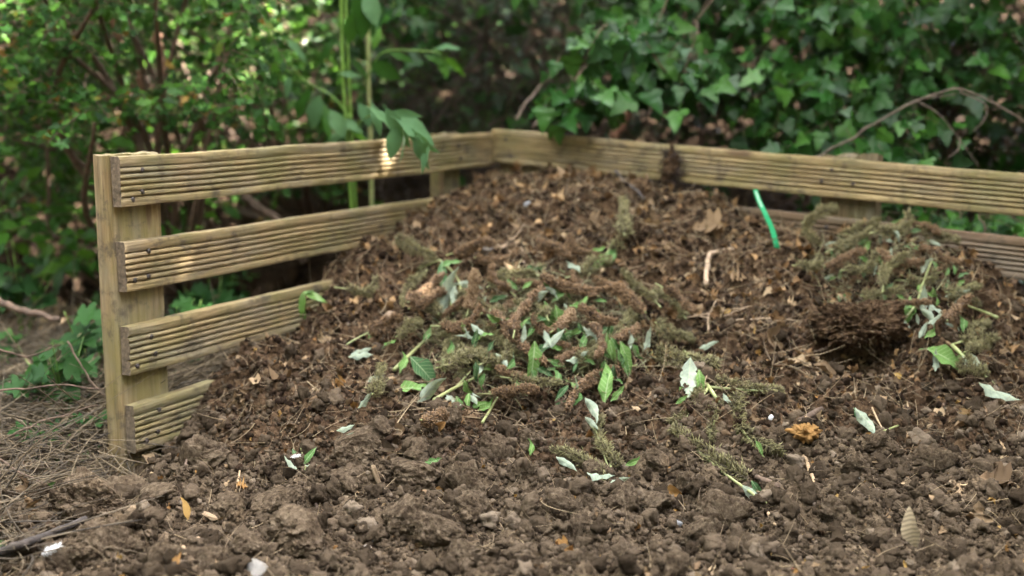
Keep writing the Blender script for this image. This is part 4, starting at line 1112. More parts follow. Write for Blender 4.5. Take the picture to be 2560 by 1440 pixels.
for j, (px, py, ln) in enumerate([(1830, 602, 44), (1060, 572, 56), (1100, 598, 44), (1380, 588, 50), (1490, 562, 40), (1580, 692, 44), (1350, 540, 40), (1480, 500, 44), (1560, 520, 40), (1640, 560, 44), (1700, 600, 40), (1130, 480, 44), (1250, 560, 36), (1560, 470, 44), (1420, 450, 44), (1640, 640, 40), (1740, 690, 44), (1690, 760, 44), (1760, 775, 50), (1940, 850, 56), (2000, 915, 60),
        (2060, 935, 60), (2130, 1000, 60), (1990, 700, 36), (1850, 700, 40), (1700, 1168, 66), (1660, 1010, 40), (1920, 1096, 56), (2190, 1162, 54), (2290, 1120, 44), (2350, 1040, 44), (2410, 1070, 40), (2230, 1030, 44), (1085, 690, 40), (980, 640, 44), (900, 780, 50), (850, 820, 44), (970, 790, 44), (760, 900, 56), (700, 950, 50), (640, 960, 56), (800, 960, 44), (680, 1020, 44), (560, 1060, 50), (600, 1000, 44), (1005, 1085, 70), (960, 1120, 60), (590, 1110, 44), (540, 1140, 50), (740, 1070, 40), (380, 1160, 56), (440, 1130, 50), (760, 1340, 40), (830, 1290, 40), (2440, 1290, 60), (2380, 1190, 40), (2480, 1100, 40), (2510, 1040, 44), (1830, 1070, 40), (2060, 1290, 44)]):
    dead_leaf(px, py, ln, j)
for j, (px, py, ln) in enumerate([(1470, 1092, 40), (1095, 1068, 40), (1110, 846, 34), (1432, 1246, 34), (1398, 1382, 46), (1840, 1020, 26), (1680, 1230, 50), (2095, 1250, 50), (1480, 1200, 50), (450, 1420, 36), (1290, 1275, 30), (1100, 1235, 36), (2005, 1346, 30), (1445, 1330, 26), (850, 970, 36), (880, 1020, 40), (1590, 1310, 26), (1905, 1320, 26), (700, 1040, 26), (1325, 1320, 26)]):
    dead_leaf(px, py, ln, j, gold=True)

# crumpled golden leaf
m = MB(); v = ICO5[0].copy(); f = np.abs(fbm(v[:, 0] * 2.2, v[:, 1] * 2.2, v[:, 2] * 2.2, 3, 77)); f2 = np.abs(fbm(v[:, 0] * 6, v[:, 1] * 6, v[:, 2] * 6, 2, 78))
v = v * (.75 + .5 * f - .22 * f2)[:, None] * [1, .7, .62]; m.add(v, None, ICO5[2], .5)
cg = on_soil('crumpled_leaf', m.mesh('crumpled_leaf', GOLD_M), 2015, 1105, 42, 'crumpled golden leaf, a dry ball with a thin stalk on the open soil', 'dead leaf', (0, .2, .3), .5)
m = MB(); add_tube(m, smooth_path([(.5, -.45, -.2), (.65, -.7, -.7), (.5, -.8, -1.1)], 4), .035, 5); m.build('stalk', CHIPW, cg)
# yellow leaf standing on edge
o = bpy.data.objects.new('yellow_leaf', dead_mesh(curl(leaf_tpl(LANCE, .6, .3, .1, 1.0), .3, .2), .75, GOLD_M)); COL.objects.link(o)
p = hit(470, 1290); s = 62 / F * p[1]; o.matrix_world = mat_from(p + np.array([0, -.01, .022]), nrm(CUP + CRT * -.15), nrm(np.array([.3, -1, .2])), s)
tag(o, 'yellow upright leaf standing on edge between clods at the lower left', 'fallen leaf')
# striped pale blade and stalked brown leaf close to the lens
o = bpy.data.objects.new('striped_leaf', dead_mesh(leaf_tpl(OVAL, .45, .45, .1), .98, STRIPE_M)); COL.objects.link(o)
p = hit(2270, 1420); s = 100 / F * p[1]; o.matrix_world = mat_from(p + np.array([.01, -.02, .05]), nrm(CUP * 1 - CRT * .45), nrm(np.array([-.9, -.7, .3])), s)
tag(o, 'striped pale blade of dry leaf standing up in the foreground soil', 'fallen leaf')
p = hit(2490, 1225); s = 78 / F * p[1]
root = empty('stalked_leaf', p)
bl = bpy.data.objects.new('blade', dead_mesh(curl(leaf_tpl(MAPLE, .2, .2, .3), .4, .4), .55)); COL.objects.link(bl); bl.parent = root
bl.matrix_world = mat_from(p + np.array([-.01, -.01, .03]), nrm(np.array([-.9, -.1, .25])), nrm(np.array([0, -.6, .8])), s); bl.matrix_parent_inverse = Matrix.Translation(-Vector(p))
m = MB(); add_tube(m, smooth_path([np.array([.02, -.012, .025]), np.array([.045, -.05, .02]), np.array([.085, -.13, .012])], 4), [.0022] * 9, 6); m.build('stalk', CHIPW, root)
tag(root, 'brown stalked leaf with a long straight stem at the right edge of the soil', 'fallen leaf')

def stick(name, pts, r0, r1, mat, label, cat='stick', lift=.008, side=None, group=None, sides=8):
    P = [hit(*p) + nrm(CAMP - hit(*p)) * lift for p in pts]
    o = empty(name, P[0]) if side else None
    I = np.array(P[0])
    PP = smooth_path(P, 6); PP = PP + .0015 * np.stack([fbm(np.arange(len(PP)) * .7, k * 9.0, pts[0][0], 2, 3) for k in range(3)], -1)
    m = MB(); rr = np.linspace(r0, r1, len(PP)) * (1 + .14 * fbm(np.arange(len(PP)) * .9, 0, pts[0][1], 2, 8)); add_tube(m, PP - I, rr, sides)
    if side:
        m.build('main_stem', mat, o)
        for sp in side:
            Q_ = [hit(*p) + nrm(CAMP - hit(*p)) * lift for p in sp]
            mm = MB(); QQ = smooth_path(Q_, 6); add_tube(mm, QQ - I, np.linspace(r1 * .9, r1 * .5, len(QQ)), sides); mm.build('side_branch', mat, o)
    else:
        o = m.build(name, mat); o.location = P[0]
    tag(o, label, cat, group); return o
stick('dark_stick', [(-30, 1392), (60, 1358), (140, 1328), (216, 1298)], .0095, .0062, DARKBARK, 'dark stick lying in from the left edge of the foreground', lift=.035)
stick('bent_root', [(1766, 714), (1770, 650), (1782, 632), (1835, 622)], .0072, .006, ROOT_M, 'pale bent root standing on the upper right of the heap', 'root', .03)
stick('looping_root', [(1155, 655), (1165, 618), (1205, 603), (1245, 612), (1280, 632)], .0036, .002, ROOT_M, 'looping pale root lying above the clippings', 'root', .025, [[(1190, 612), (1250, 618), (1300, 600)]])
stick('dark_twig', [(1540, 428), (1560, 455), (1590, 475), (1612, 500)], .0065, .005, DARKBARK, 'dark twig by the rail, leaning on the heap top under the back fence', 'stick', .04)
stick('broken_twig', [(1998, 1052), (2055, 1022)], .0075, .007, BARK, 'short reddish broken twig above the crumpled golden leaf')
stick('broken_twig', [(1890, 1190), (1945, 1215)], .0065, .006, BARK, 'short brown twig right of the long bare seed stalk')
stick('broken_twig', [(2010, 1140), (2030, 1190), (2038, 1215)], .005, .004, CHIPW, 'upright brown twig below the crumpled golden leaf')
stick('broken_twig', [(1880, 980), (1890, 940), (1870, 905)], .002, .0015, CHIPW, 'thin straw coloured twig above the middle of the open soil')
stick('broken_twig', [(2040, 930), (2080, 990)], .0026, .002, CHIPW, 'thin pale twig below the dark hollow')
stick('broken_twig', [(2180, 1020), (2215, 1090)], .0022, .002, CHIPW, 'thin twig right of the folded silver leaf')
stick('broken_twig', [(1920, 1280), (1936, 1312)], .004, .003, CHIPW, 'pale twig under the tip of the long bare seed stalk')
stick('broken_twig', [(1820, 1375), (1862, 1345)], .0055, .005, CHIPW, 'thick pale twig on the foreground soil in the middle right')
stick('broken_twig', [(2360, 1010), (2380, 1100), (2385, 1190)], .0022, .0014, BARK, 'tall thin dark stalk standing near the right edge')
stick('broken_twig', [(455, 1375), (520, 1330)], .0065, .005, CHIPW, 'pale split stick beside the yellow upright leaf')
stick('broken_twig', [(590, 1230), (604, 1160)], .003, .0022, CHIPW, 'upright red brown straw in the soil right of the fence')
stick('broken_twig', [(455, 1215), (470, 1130), (485, 1085)], .003, .0018, BARK, 'thin grey twig leaning near the lowest fence board')
stick('broken_twig', [(1090, 1160), (1130, 1115)], .0045, .003, BARK, 'grey twig propped on clods below the clippings')
stick('broken_twig', [(782, 1240), (800, 1290)], .004, .003, BARK, 'grey twig stuck upright between clods at the lower left')
for j, (a, b, c, lb) in enumerate([((1700, 770), (1780, 795), (1860, 770), 'bunch of pale stalks below the bent root, upper strand'), ((1690, 800), (1790, 780), (1880, 765), 'long pale stalk curving below the bent root'), ((1840, 800), (1920, 795), (1985, 800), 'straight pale stalk right of the stalk bunch'), ((1770, 830), (1772, 790), (1790, 750), 'upright wavy pale stalk left of the stalk bunch'), ((1310, 660), (1300, 610), (1270, 590), 'thin stalk leaning above the bright clippings'), ((1250, 620), (1290, 590), (1310, 560), 'thin brown stalk behind the looping pale root')]):
    stick('dry_stalk', [a, b, c], .0024, .0014, ROOT_M, lb, 'stalk', .02, sides=6)
def chip_mesh(seed, l=1, w=.35, h=.22, mat=CHIPW, name='wood_chip'):
    v = ICO3[0].copy(); v = np.sign(v) * np.abs(v) ** .45; v = v * [l, w, h] * (1 + .16 * fbm(v[:, 0] * 2 + seed, v[:, 1] * 2, v[:, 2] * 2, 3, seed))[:, None]
    m = MB(); m.add(v, None, ICO3[2]); return m.mesh(name, mat, False)
on_soil('wood_chip', chip_mesh(3), 940, 1212, 26, 'pale wood chip standing on end left of the biggest clod', 'wood chip', (0, 1.25, .3), 1.0)
on_soil('wood_chip', chip_mesh(5), 525, 1302, 20, 'small pale wood chip at the end of the split stick', 'wood chip', (0, .2, -.5), .6)
def stone(px, py, s, seed, mat, label, flat=.6):
    v = ICO3[0].copy(); v = v * (1 + .3 * fbm(v[:, 0] * 1.3 + seed, v[:, 1] * 1.3, v[:, 2] * 1.3, 2, seed))[:, None] * [1, .8, flat]
    m = MB(); m.add(v, None, ICO3[2]); on_soil('stone', m.mesh('stone', mat), px, py, s, label, 'stone', None, .5, 'small stones in the soil')
stone(935, 1350, 13, 1, SLATE, 'blue grey flat stone chip on the foreground soil right of the pale flat clod'); stone(918, 1376, 12, 2, STONE, 'rounded pinkish pebble under the blue grey stone chip')
stone(2110, 1276, 10, 3, STONE, 'pale pebble left of the brown stalked leaf, in bare soil'); stone(2135, 1208, 16, 4, SLATE, 'grey flat stone below the crumpled golden leaf'); stone(1320, 519, 13, 5, SLATE, 'grey round stone on the heap top beside the red scrap')
stone(1215, 632, 19, 6, STONE, 'pale rounded stone inside the looping pale root'); stone(1695, 1315, 12, 7, SLATE, 'grey stone chip beside the pale stony clod'); stone(960, 1372, 7, 8, STONE, 'tiny white pebble right of the pinkish pebble'); stone(1795, 1366, 9, 9, STONE, 'small pale pebble left of the thick pale twig')
stone(1928, 1049, 8, 12, FEATH, 'tiny white stone above the crumpled golden leaf', .9); stone(974, 795, 14, 13, ROOT_M, 'smooth orange tan stone at the left edge of the clippings', .8)
# white crusted lump
on_soil('crusted_lump', chip_mesh(17, 1, .8, .55, WHITE, 'crusted_lump'), 640, 1432, 26, 'white crusted lump at the bottom of the foreground soil', 'lump', None, .3)
# red scrap, berries
on_soil('red_scrap', chip_mesh(21, 1, .6, .4, RED, 'red_scrap'), 1283, 522, 8, 'red scrap, bright and small, on the top of the heap', 'scrap', None, .8)
for px, py, lb in ((2385, 1413, 'red berry on the foreground soil right of the striped pale blade'), (1982, 1428, 'dark red berry at the bottom of the foreground, left of the striped blade')):
    m = MB(); m.add(ICO3[0] * [1, 1, .92], None, ICO3[2]); b = on_soil('red_berry', m.mesh('red_berry', RED), px, py, 5, lb, 'berry', None, .7, 'red berries')
    m = MB(); add_tube(m, [(0, 0, .9), (.1, 0, 1.8)], .1, 5); m.build('stalk', BARK, b)
# feathers
def feather(px, py, ang, ln, label):
    g = np.random.default_rng(int(px)); p = hit(px, py); s = ln / F * p[1]
    o = empty('feather'); o.matrix_world = mat_from(p + np.array([0, -.02, .022]), CRT * math.cos(ang) + CUP * math.sin(ang), np.array([0, -.6, .8]), s)
    m = MB(); P = smooth_path([(-.5, 0, 0), (0, .03, .05), (.5, 0, .08)], 5); add_tube(m, P, np.linspace(.018, .006, len(P)), 5); m.build('quill', FEATH, o)
    m = MB()
    for t in np.linspace(-.35, .5, 60):
        for sd in (-1, 1):
            l = .22 * (1 - abs(t) ** 2 * 1.6) * g.uniform(.6, 1.2); a = np.array([t, 0, .04]); b = a + np.array([.14 * g.uniform(.3, 1.4), sd * l, .06 * g.normal()])
            add_tube(m, [a, (a + b) / 2 + np.array([0, 0, .03 * g.normal()]), b], [.011, .010, .004], 3, .5, False)
    m.build('vane', FEATH, o); tag(o, label, 'feather', 'white feathers')
feather(135, 1395, .45, 62, 'large white feather lying at the lower left below the dark stick'); feather(742, 1158, .2, 26, 'small feather caught in grey leaves on the lower left of the heap')

# green plastic strap
yb = float(hit(1941, 612)[1]) - .012
pts = [at(1888, 474, yb + .05), at(1897, 500, yb + .04), at(1912, 532, yb + .025), at(1930, 572, yb + .01), at(1941, 612, yb), at(1943, 628, yb + .01)]
P = smooth_path(pts, 8); root = empty('plastic_strap', pts[-1]); I = np.array(pts[-1])
def ribbon(P, w0, w1, th, mat, name, parent):
    m = MB(); n = len(P); T = nrm(np.gradient(P, axis=0)); Vv = []
    for i in range(n):
        nn = nrm(CAMP - P[i] + np.array([.6 * math.sin(i * .2), 0, 0])); sd = nrm(np.cross(T[i], nn)); nn = np.cross(sd, T[i]); w = w0 + (w1 - w0) * i / (n - 1)
        for a, b in ((-w, -th), (w, -th), (w, th), (-w, th)): Vv.append(P[i] + sd * a + nn * b - I)
    Qq = [(i * 4 + j, i * 4 + (j + 1) % 4, i * 4 + 4 + (j + 1) % 4, i * 4 + 4 + j) for i in range(n - 1) for j in range(4)] + [(3, 2, 1, 0), tuple((n - 1) * 4 + k for k in range(4))]
    m.add(np.array(Vv), Qq); return m.build(name, mat, parent, False)
ribbon(P, .0062, .0078, .0006, STRAP, 'band', root)
m = MB()
for i in range(2, 13):
    c = P[i] + nrm(CAMP - P[i]) * .0016; T = nrm(P[i + 1] - P[i]); sd = nrm(np.cross(T, nrm(CAMP - P[i])))
    for a, b, l in ((-.0018, .002, .0032), (.0016, .0, .002)):
        A = c + sd * a - I - T * l; E = c + sd * a - I + T * l
        m.add(np.array([A - sd * .0006, A + sd * .0006, E + sd * .0006, E - sd * .0006]), [(0, 1, 2, 3)])
m.build('print', PRINT, root, False)
tag(root, 'green plastic strap with worn white print, standing up from the heap under the back fence', 'plastic strap')

# muddy root clump on the right rail
c = on_fence(PR0, DR, 1692, 415); OUT = np.array([-DR[1], DR[0], 0])
g = np.random.default_rng(5); m = MB(); k = 420
z = g.uniform(-.07, .055, k); Pp = np.stack([g.normal(size=k) * .016 * (1 - z * 4), 0 * z, z], -1)
Cc = c + Pp[:, :1] * DR - OUT * (.035 + .012 * g.random((k, 1))) + np.stack([0 * z, 0 * z, z], -1)
for i in range(k):
    d = nrm(g.normal(size=3) + [0, -.2, -.6]); l = g.uniform(.01, .04); q = g.normal(size=3) * .006
    add_tube(m, [Cc[i] - c, Cc[i] - c + d * l * .5 + q, Cc[i] - c + d * l], [.0018, .0014, .0006], 3, g.random(), False)
rc = m.build('root_clump', TWIG); rc.location = c
m = MB(); v = ICO5[0] * [.026, .022, .06]; f = fbm(v[:, 0] * 50, v[:, 1] * 50, v[:, 2] * 50, 4, 3); v = v * (1 + .45 * f)[:, None]; m.add(v - OUT * .04 + [0, 0, -.01], None, ICO5[2]); m.build('earth_lump', COMPOST, rc)
tag(rc, 'muddy root clump hanging over the top rail of the back fence', 'root clump')

# green seedling against the left fence
def small_plant(name, base, stems, tpl, mat, label, group=None, leafname='leaf', stemmat=BSTEM, cat='plant'):
    """stems: list of (tip offset, [ (t, ang, len) ]) ; leaves as separate parts"""
    root = empty(name, base)
    for tip, lv in stems:
        P = smooth_path([np.zeros(3), np.array(tip) * .5 + np.array([0, 0, .1]) * np.linalg.norm(tip), np.array(tip)], 6)
        m = MB(); add_tube(m, P, np.linspace(.003, .0012, len(P)), 5); m.build('stem', stemmat, root)
        for (t, d, ln) in lv:
            c = P[min(int(t * (len(P) - 1)), len(P) - 1)]
            n = nrm(np.array([0, -.55, .85]) + rng.normal(size=3) * .25)
            o = MB(); M = rot_from(np.array([d], float) + rng.normal(size=(1, 3)) * .12, n[None]) * ln
            o.inst(tpl, M, c[None], [rng.random()]); o.build(leafname, mat, root)
    tag(root, label, cat, group); return root
b = hit(762, 800); small_plant('seedling', b, [((0, -.01, .085), [(1, (-.2, -.2, -1), .075), (1, (.9, -.2, -.3), .075), (.9, (.5, -.3, .4), .04)])], leaf_tpl(LANCE, .25, .2), BUD_M, 'green seedling with two drooping leaves against the left fence boards')

# ------------------------------------------------------------------ plants outside the fence
MAPT = leaf_tpl(MAPLE, .15, .2, 0, 0, .35)
def weed(px, py, Y, h, nl, ln, label, spread=.16):
    p = at(px, py, Y); p[2] = max(hgt(p[0], p[1]), -.02) if p[1] < 5.5 else bank(p[0], p[1])
    st = []
    for k in range(max(3, nl // 5)):
        a = rng.uniform(0, 6.28); tip = (math.cos(a) * spread * rng.uniform(.3, 1), math.sin(a) * spread * rng.uniform(.3, 1), h * rng.uniform(.6, 1))
        st.append((tip, [(rng.uniform(.35, 1), (math.cos(q), math.sin(q) - .3, rng.uniform(-.3, .3)), ln * rng.uniform(.7, 1.2)) for q in rng.uniform(0, 6.28, 5)]))
    small_plant('woodland_weed', p, st, MAPT, HAW_W, label, 'leafy weeds outside the left fence', cat='weed')
weed(150, 800, 3.35, .26, 30, .075, 'lobed green weed spreading left of the end post'); weed(215, 720, 3.6, .30, 25, .085, 'taller lobed weed close behind the end post'); weed(70, 760, 3.8, .2, 15, .06, 'small weed at the left edge by the fallen branch')
weed(430, 770, 3.9, .28, 25, .085, 'lobed weed showing through the fence gap under the second board'); weed(120, 920, 3.1, .10, 10, .05, 'low weed in the dry tangle left of the end post'); weed(540, 620, 4.5, .35, 20, .08, 'weed seen through the gap under the top left board'); weed(840, 690, 4.3, .25, 15, .06, 'weed behind the far end of the second left board')
weed(40, 600, 4.4, .4, 25, .08, 'leafy weed in the sunlit floor at the far left')

def big_branch(name, pts, r0, r1, mat, label, group=None, side=(), cat='branch'):
    P = [at(*p) for p in pts]; PP = smooth_path(P, 7); I = PP[0]
    PP = PP + .006 * np.stack([fbm(np.arange(len(PP)) * .5, k * 9.0, pts[0][0], 2, 3) for k in range(3)], -1) * (r0 / .01) ** .5
    o = empty(name, I) if side else None
    m = MB(); add_tube(m, PP - I, np.linspace(r0, r1, len(PP)) * (1 + .1 * fbm(np.arange(len(PP)) * .8, 0, r0, 2, 9)), 8)
    if side:
        m.build('main_stem', mat, o)
        for sp in side:
            SP = smooth_path([at(*p) for p in sp], 7); mm = MB(); add_tube(mm, SP - I, np.linspace(r1, r1 * .5, len(SP)), 6); mm.build('side_branch', mat, o)
    else:
        o = m.build(name, mat); o.location = I
    tag(o, label, cat, group); return o
big_branch('dead_vine', [(2030, 400, 4.2), (2120, 350, 4.15), (2240, 280, 4.1), (2370, 226, 4.05), (2470, 248, 4.0), (2600, 330, 3.95)], .0042, .0028, TWINE, 'bare arching vine stem in front of the ivy at the right', None, [[(2300, 256, 4.06), (2352, 290, 4.05), (2400, 350, 4.05), (2450, 420, 4.05)], [(2400, 230, 4.02), (2465, 262, 4.0), (2460, 300, 4.0), (2432, 330, 4.0)], [(2400, 345, 4.05), (2395, 375, 4.03), (2370, 395, 4.03)]])
big_branch('dead_vine', [(2090, 385, 4.4), (2170, 330, 4.4), (2270, 260, 4.35), (2390, 235, 4.3)], .003, .002, TWINE, 'second bare vine twisting along behind the arching stem')
big_branch('dead_branch', [(600, 480, 4.9), (640, 515, 4.8), (700, 560, 4.7), (760, 650, 4.6)], .02, .016, BARK, 'thick mossy branch slanting behind the gap under the top left board')
big_branch('dead_branch', [(1290, 300, 4.75), (1320, 250, 4.8), (1380, 190, 4.9)], .006, .004, VINE, 'thin pale cane leaning above the fence corner')
big_branch('dead_branch', [(1330, 320, 4.8), (1400, 255, 4.9), (1470, 200, 5.0)], .005, .004, VINE, 'thin brown cane right of the leaning pale cane')
big_branch('dead_branch', [(1530, 350, 5.2), (1570, 280, 5.25), (1600, 190, 5.3), (1620, 60, 5.4)], .02, .014, REDBARK, 'reddish slanting stem behind the middle of the back fence')
big_branch('dead_branch', [(1885, 300, 5.1), (1890, 200, 5.15), (1880, 90, 5.2), (1860, -40, 5.3)], .012, .008, VINE, 'upright pale stem left of the ivy mass')
big_branch('dead_branch', [(-40, 745, 3.7), (60, 775, 3.65), (150, 805, 3.6)], .012, .009, BARK, 'brown fallen branch at the left edge beside the weeds')
for j, (a, b, c, lb) in enumerate([((-20, 1140, 2.75), (70, 1190, 2.7), (150, 1250, 2.65), 'pale grey twig curving down through the dry tangle at left'), ((-20, 980, 2.95), (120, 965, 2.95), (260, 975, 2.98), 'long straw twig level in the dry tangle'), ((-10, 870, 3.1), (60, 890, 3.1), (150, 860, 3.15), 'twig at the top of the dry tangle'), ((20, 1090, 2.85), (120, 1050, 2.9), (240, 1010, 2.95), 'grey twig rising towards the end post'), ((170, 850, 3.15), (220, 940, 3.1), (260, 990, 3.05), 'twig slanting behind the end post in the tangle')]):
    big_branch('fallen_twig', [a, b, c], .0026, .0016, BARK, lb, 'twigs in the dry tangle', cat='twig')

# ------------------------------------------------------------------ foliage builder
def twig_leaves(P0, D0, length, nleaf, lsize, face, spread=.9, droop=.25, jitter=.4):
    """vectorised twigs: returns leaf matrices, positions, and twig polylines"""
    n = len(P0); D = nrm(D0); C = nrm(rng.normal(size=(n, 3))) * .35
    Ms, Ps, lines = [], [], []
    for i in range(n):
        L = length[i]; t = np.linspace(.12, 1, nleaf)
        pos = lambda u: P0[i] + D[i] * (L * u)[:, None] + C[i] * (L * u * u)[:, None] - np.array([0, 0, droop]) * (L * u * u)[:, None]
        X = pos(t); side = nrm(np.cross(D[i], [0, 0, 1.0]) + 1e-6)
        sg = np.where(np.arange(nleaf) % 2, 1, -1)[:, None]
        d = nrm(D[i] * .5 + side * sg * spread + rng.normal(size=(nleaf, 3)) * jitter - np.array([0, 0, droop]))
        nn = nrm(face + rng.normal(size=(nleaf, 3)) * jitter)
        Ms.append(rot_from(d, nn) * (lsize * rng.uniform(.42, 1.3, nleaf))[:, None, None]); Ps.append(X)
        lines.append(pos(np.linspace(0, 1, 5)))
    return np.concatenate(Ms), np.concatenate(Ps), lines
def foliage_thing(name, base, twigs, tpl, leafmat, barkmat, limbs, label, cat, group=None, keep=1.0, limb_r=.02, tw_r=.002):
    M, P, lines = twigs
    root = empty(name, base); I = np.array(base, float)
    m = MB(); m.inst(tpl, M, P - I, rng.random(len(P))); m.build('crown', leafmat, root)
    m = MB()
    for l in lines: add_tube(m, l - I, np.linspace(tw_r, tw_r * .5, len(l)), 3, .5, False)
    for l in limbs: add_tube(m, l - I, np.linspace(limb_r, limb_r * .35, len(l)), 7)
    m.build('branches', barkmat, root) if False else tag(m.build('branch', barkmat, root), kind='stuff')
    tag(root, label, cat, group); return root
def px_pts(n, x0, x1, y0, y1, Y0_, Y1_, mask=None):
    px = rng.uniform(x0, x1, n); py = rng.uniform(y0, y1, n); Y = rng.uniform(Y0_, Y1_, n)
    if mask is not None:
        k = mask(px, py); px, py, Y = px[k], py[k], Y[k]
    return np.array([at(a, b, c) for a, b, c in zip(px, py, Y)])
HAWT = leaf_tpl(HAW, .2, .15, .15, 0, .12)
IVYT = leaf_tpl(IVY, .18, .2, .1, 0, .5)
BLADE = leaf_tpl(LANCE, .25, .25, .1, 0, .1); OVT = leaf_tpl(OVAL, .2, .2, .1, 0, .12)
def limbs_to(base, pts, n, sag=.1):
    out_ = []
    for k in rng.choice(len(pts), min(n, len(pts)), replace=False):
        e = pts[k]; mid = base * .5 + e * .5 + rng.normal(size=3) * .12 + [0, 0, sag]
        out_.append(smooth_path([base, mid, e], 6))
    return out_
up_front = np.array([0, -.45, .85])
# hawthorn bush at the upper left, in two depths
def shrub(name, n, box, dens, length, nleaf, lsize, tpl, mat, face, label, cat, group=None, basepx=None, limb=14, limb_r=.018, droop=.3, bark=BARK, spread=.9):
    A = px_pts(n, *box, dens)
    D = nrm(rng.normal(size=(len(A), 3)) * [1, .8, .35] + [0, -.3, .05])
    tw = twig_leaves(A, D, rng.uniform(*length, len(A)), nleaf, lsize, face, spread, droop)
    base = np.array(basepx, float)
    return foliage_thing(name, base, tw, tpl, mat, bark, limbs_to(base, A, limb), label, cat, group, limb_r=limb_r)
gap = lambda s, lo, f=1.0: (lambda px, py: (fbm(px / 170 * f, py / 150 * f, s, 3, 7) > lo))
shrub('hawthorn_bush', 560, (-150, 640, -120, 330, 3.9, 4.8), lambda px, py: (fbm(px / 160, py / 140, 3, 3, 7) > -.35) & (py < 330 - px * .06), (.12, .26), 11, .045, HAWT, HAW_M, up_front, 'near hawthorn bush with small lobed leaves filling the upper left', 'bush', 'hawthorn bushes', (-1.3, 4.9, .1))
shrub('hawthorn_bush', 620, (-200, 900, -120, 480, 5.0, 6.2), (lambda px, py: gap(9, -.25)(px, py) & ~((px > 300) & (py > 130) & (py < 420) & (rng.random(len(px)) < .75))), (.14, .3), 11, .055, HAWT, HAW_M, up_front, 'farther hawthorn bush in dappled sun behind the left fence', 'bush', 'hawthorn bushes', (-1.0, 6.2, .2))
shrub('bramble_bush', 300, (-250, 620, 330, 720, 4.3, 6.0), gap(14, -.1), (.15, .3), 7, .075, OVT, BUSH_M, up_front, 'broad leaved bramble low behind the end post', 'bush', None, (-1.4, 5.4, .05), droop=.15)
shrub('laurel_bush', 360, (200, 1200, -100, 420, 6.4, 7.8), gap(19, -.1), (.2, .35), 8, .095, OVT, BUSH_M, up_front, 'sunlit broad leaved bush far behind the left fence', 'bush', None, (-.6, 7.6, .8))
for j, (pts, r, lb) in enumerate([([(395, 80, 4.8), (402, 160, 4.8), (410, 240, 4.75), (425, 262, 4.72)], .017, 'short reddish trunk hanging in the hawthorn leaves'), ([(270, 10, 5.0), (290, 80, 5.0), (315, 120, 5.0)], .014, 'red brown limb at the top left of the hawthorn'), ([(365, 262, 5.1), (360, 220, 5.1), (350, 180, 5.1)], .018, 'stub of trunk left of the reddish trunk'), ([(120, 600, 4.6), (118, 400, 4.6), (128, 200, 4.6), (150, 60, 4.6)], .009, 'thin dark upright stem at the far left'), ([(260, 230, 5.2), (330, 280, 5.2), (420, 330, 5.3)], .012, 'brown limb slanting down right through the hawthorn'), ([(515, 300, 4.6), (530, 200, 4.6), (570, 80, 4.6), (600, -20, 4.6)], .005, 'slender grey stem right of the hawthorn trunk')]):
    big_branch('hawthorn_limb', pts, r, r * .8, REDBARK if j != 3 else BARK, lb, 'bare limbs among the hawthorn leaves')

# tall green stemmed plant behind the left fence with large drooping leaves
tp = empty('tall_stemmed_plant', at(880, 560, 4.55)); I = np.array(tp.location)
def stem_part(pts, r0, r1, mat=BSTEM):
    P = smooth_path([at(*p) for p in pts], 7); m = MB(); add_tube(m, P - I, np.linspace(r0, r1, len(P)), 8); m.build('stem', mat, tp); return P
stem_part([(888, 700, 4.5), (872, 400, 4.45), (858, 200, 4.42), (852, -60, 4.4)], .0065, .0055); stem_part([(900, 700, 4.6), (882, 380, 4.52), (872, 180, 4.5), (862, -60, 4.5)], .006, .005); stem_part([(930, 650, 4.7), (928, 400, 4.7), (922, 200, 4.7), (918, -60, 4.7)], .009, .0075, GSTEM)
stem_part([(880, 330, 4.45), (905, 300, 4.4), (940, 288, 4.0), (1000, 305, 3.86)], .004, .002); stem_part([(920, 190, 4.6), (960, 130, 4.55), (1060, 128, 4.5), (1120, 135, 4.5)], .004, .002); stem_part([(880, 300, 4.4), (830, 240, 4.4), (760, 200, 4.4), (720, 150, 4.4)], .003, .0015)
def plant_leaf(px, py, Y, ang, ln, mat, tpl, r, flip=False):
    p = at(px, py, Y); s = ln / F * Y * 1.1; a = R(ang)
    d = nrm(CRT * math.cos(a) + CUP * math.sin(a) + np.array([0, rng.normal() * .25, 0])); n = nrm(np.array([0, -.75, .6]) + rng.normal(size=3) * .35)
    m = MB(); m.inst(tpl, rot_from(d[None], n[None]) * s, (p - I - d * s * .5)[None], [r]); m.build('leaf', mat, tp)
for l in [(960, 295, 3.86, -35, 110), (990, 312, 3.84, -60, 125), (1030, 318, 3.84, -28, 120), (1012, 350, 3.82, -80, 105), (1048, 372, 3.82, -75, 105), (1040, 345, 3.84, -45, 115), (985, 348, 3.84, -95, 85), (1062, 392, 3.82, -110, 70), (940, 290, 3.9, -70, 90), (1010, 285, 3.9, -10, 80)]:
    plant_leaf(*l[:4], l[4] * .88, BUDG_M, OVT if rng.random() < .2 else BLADE, rng.random())
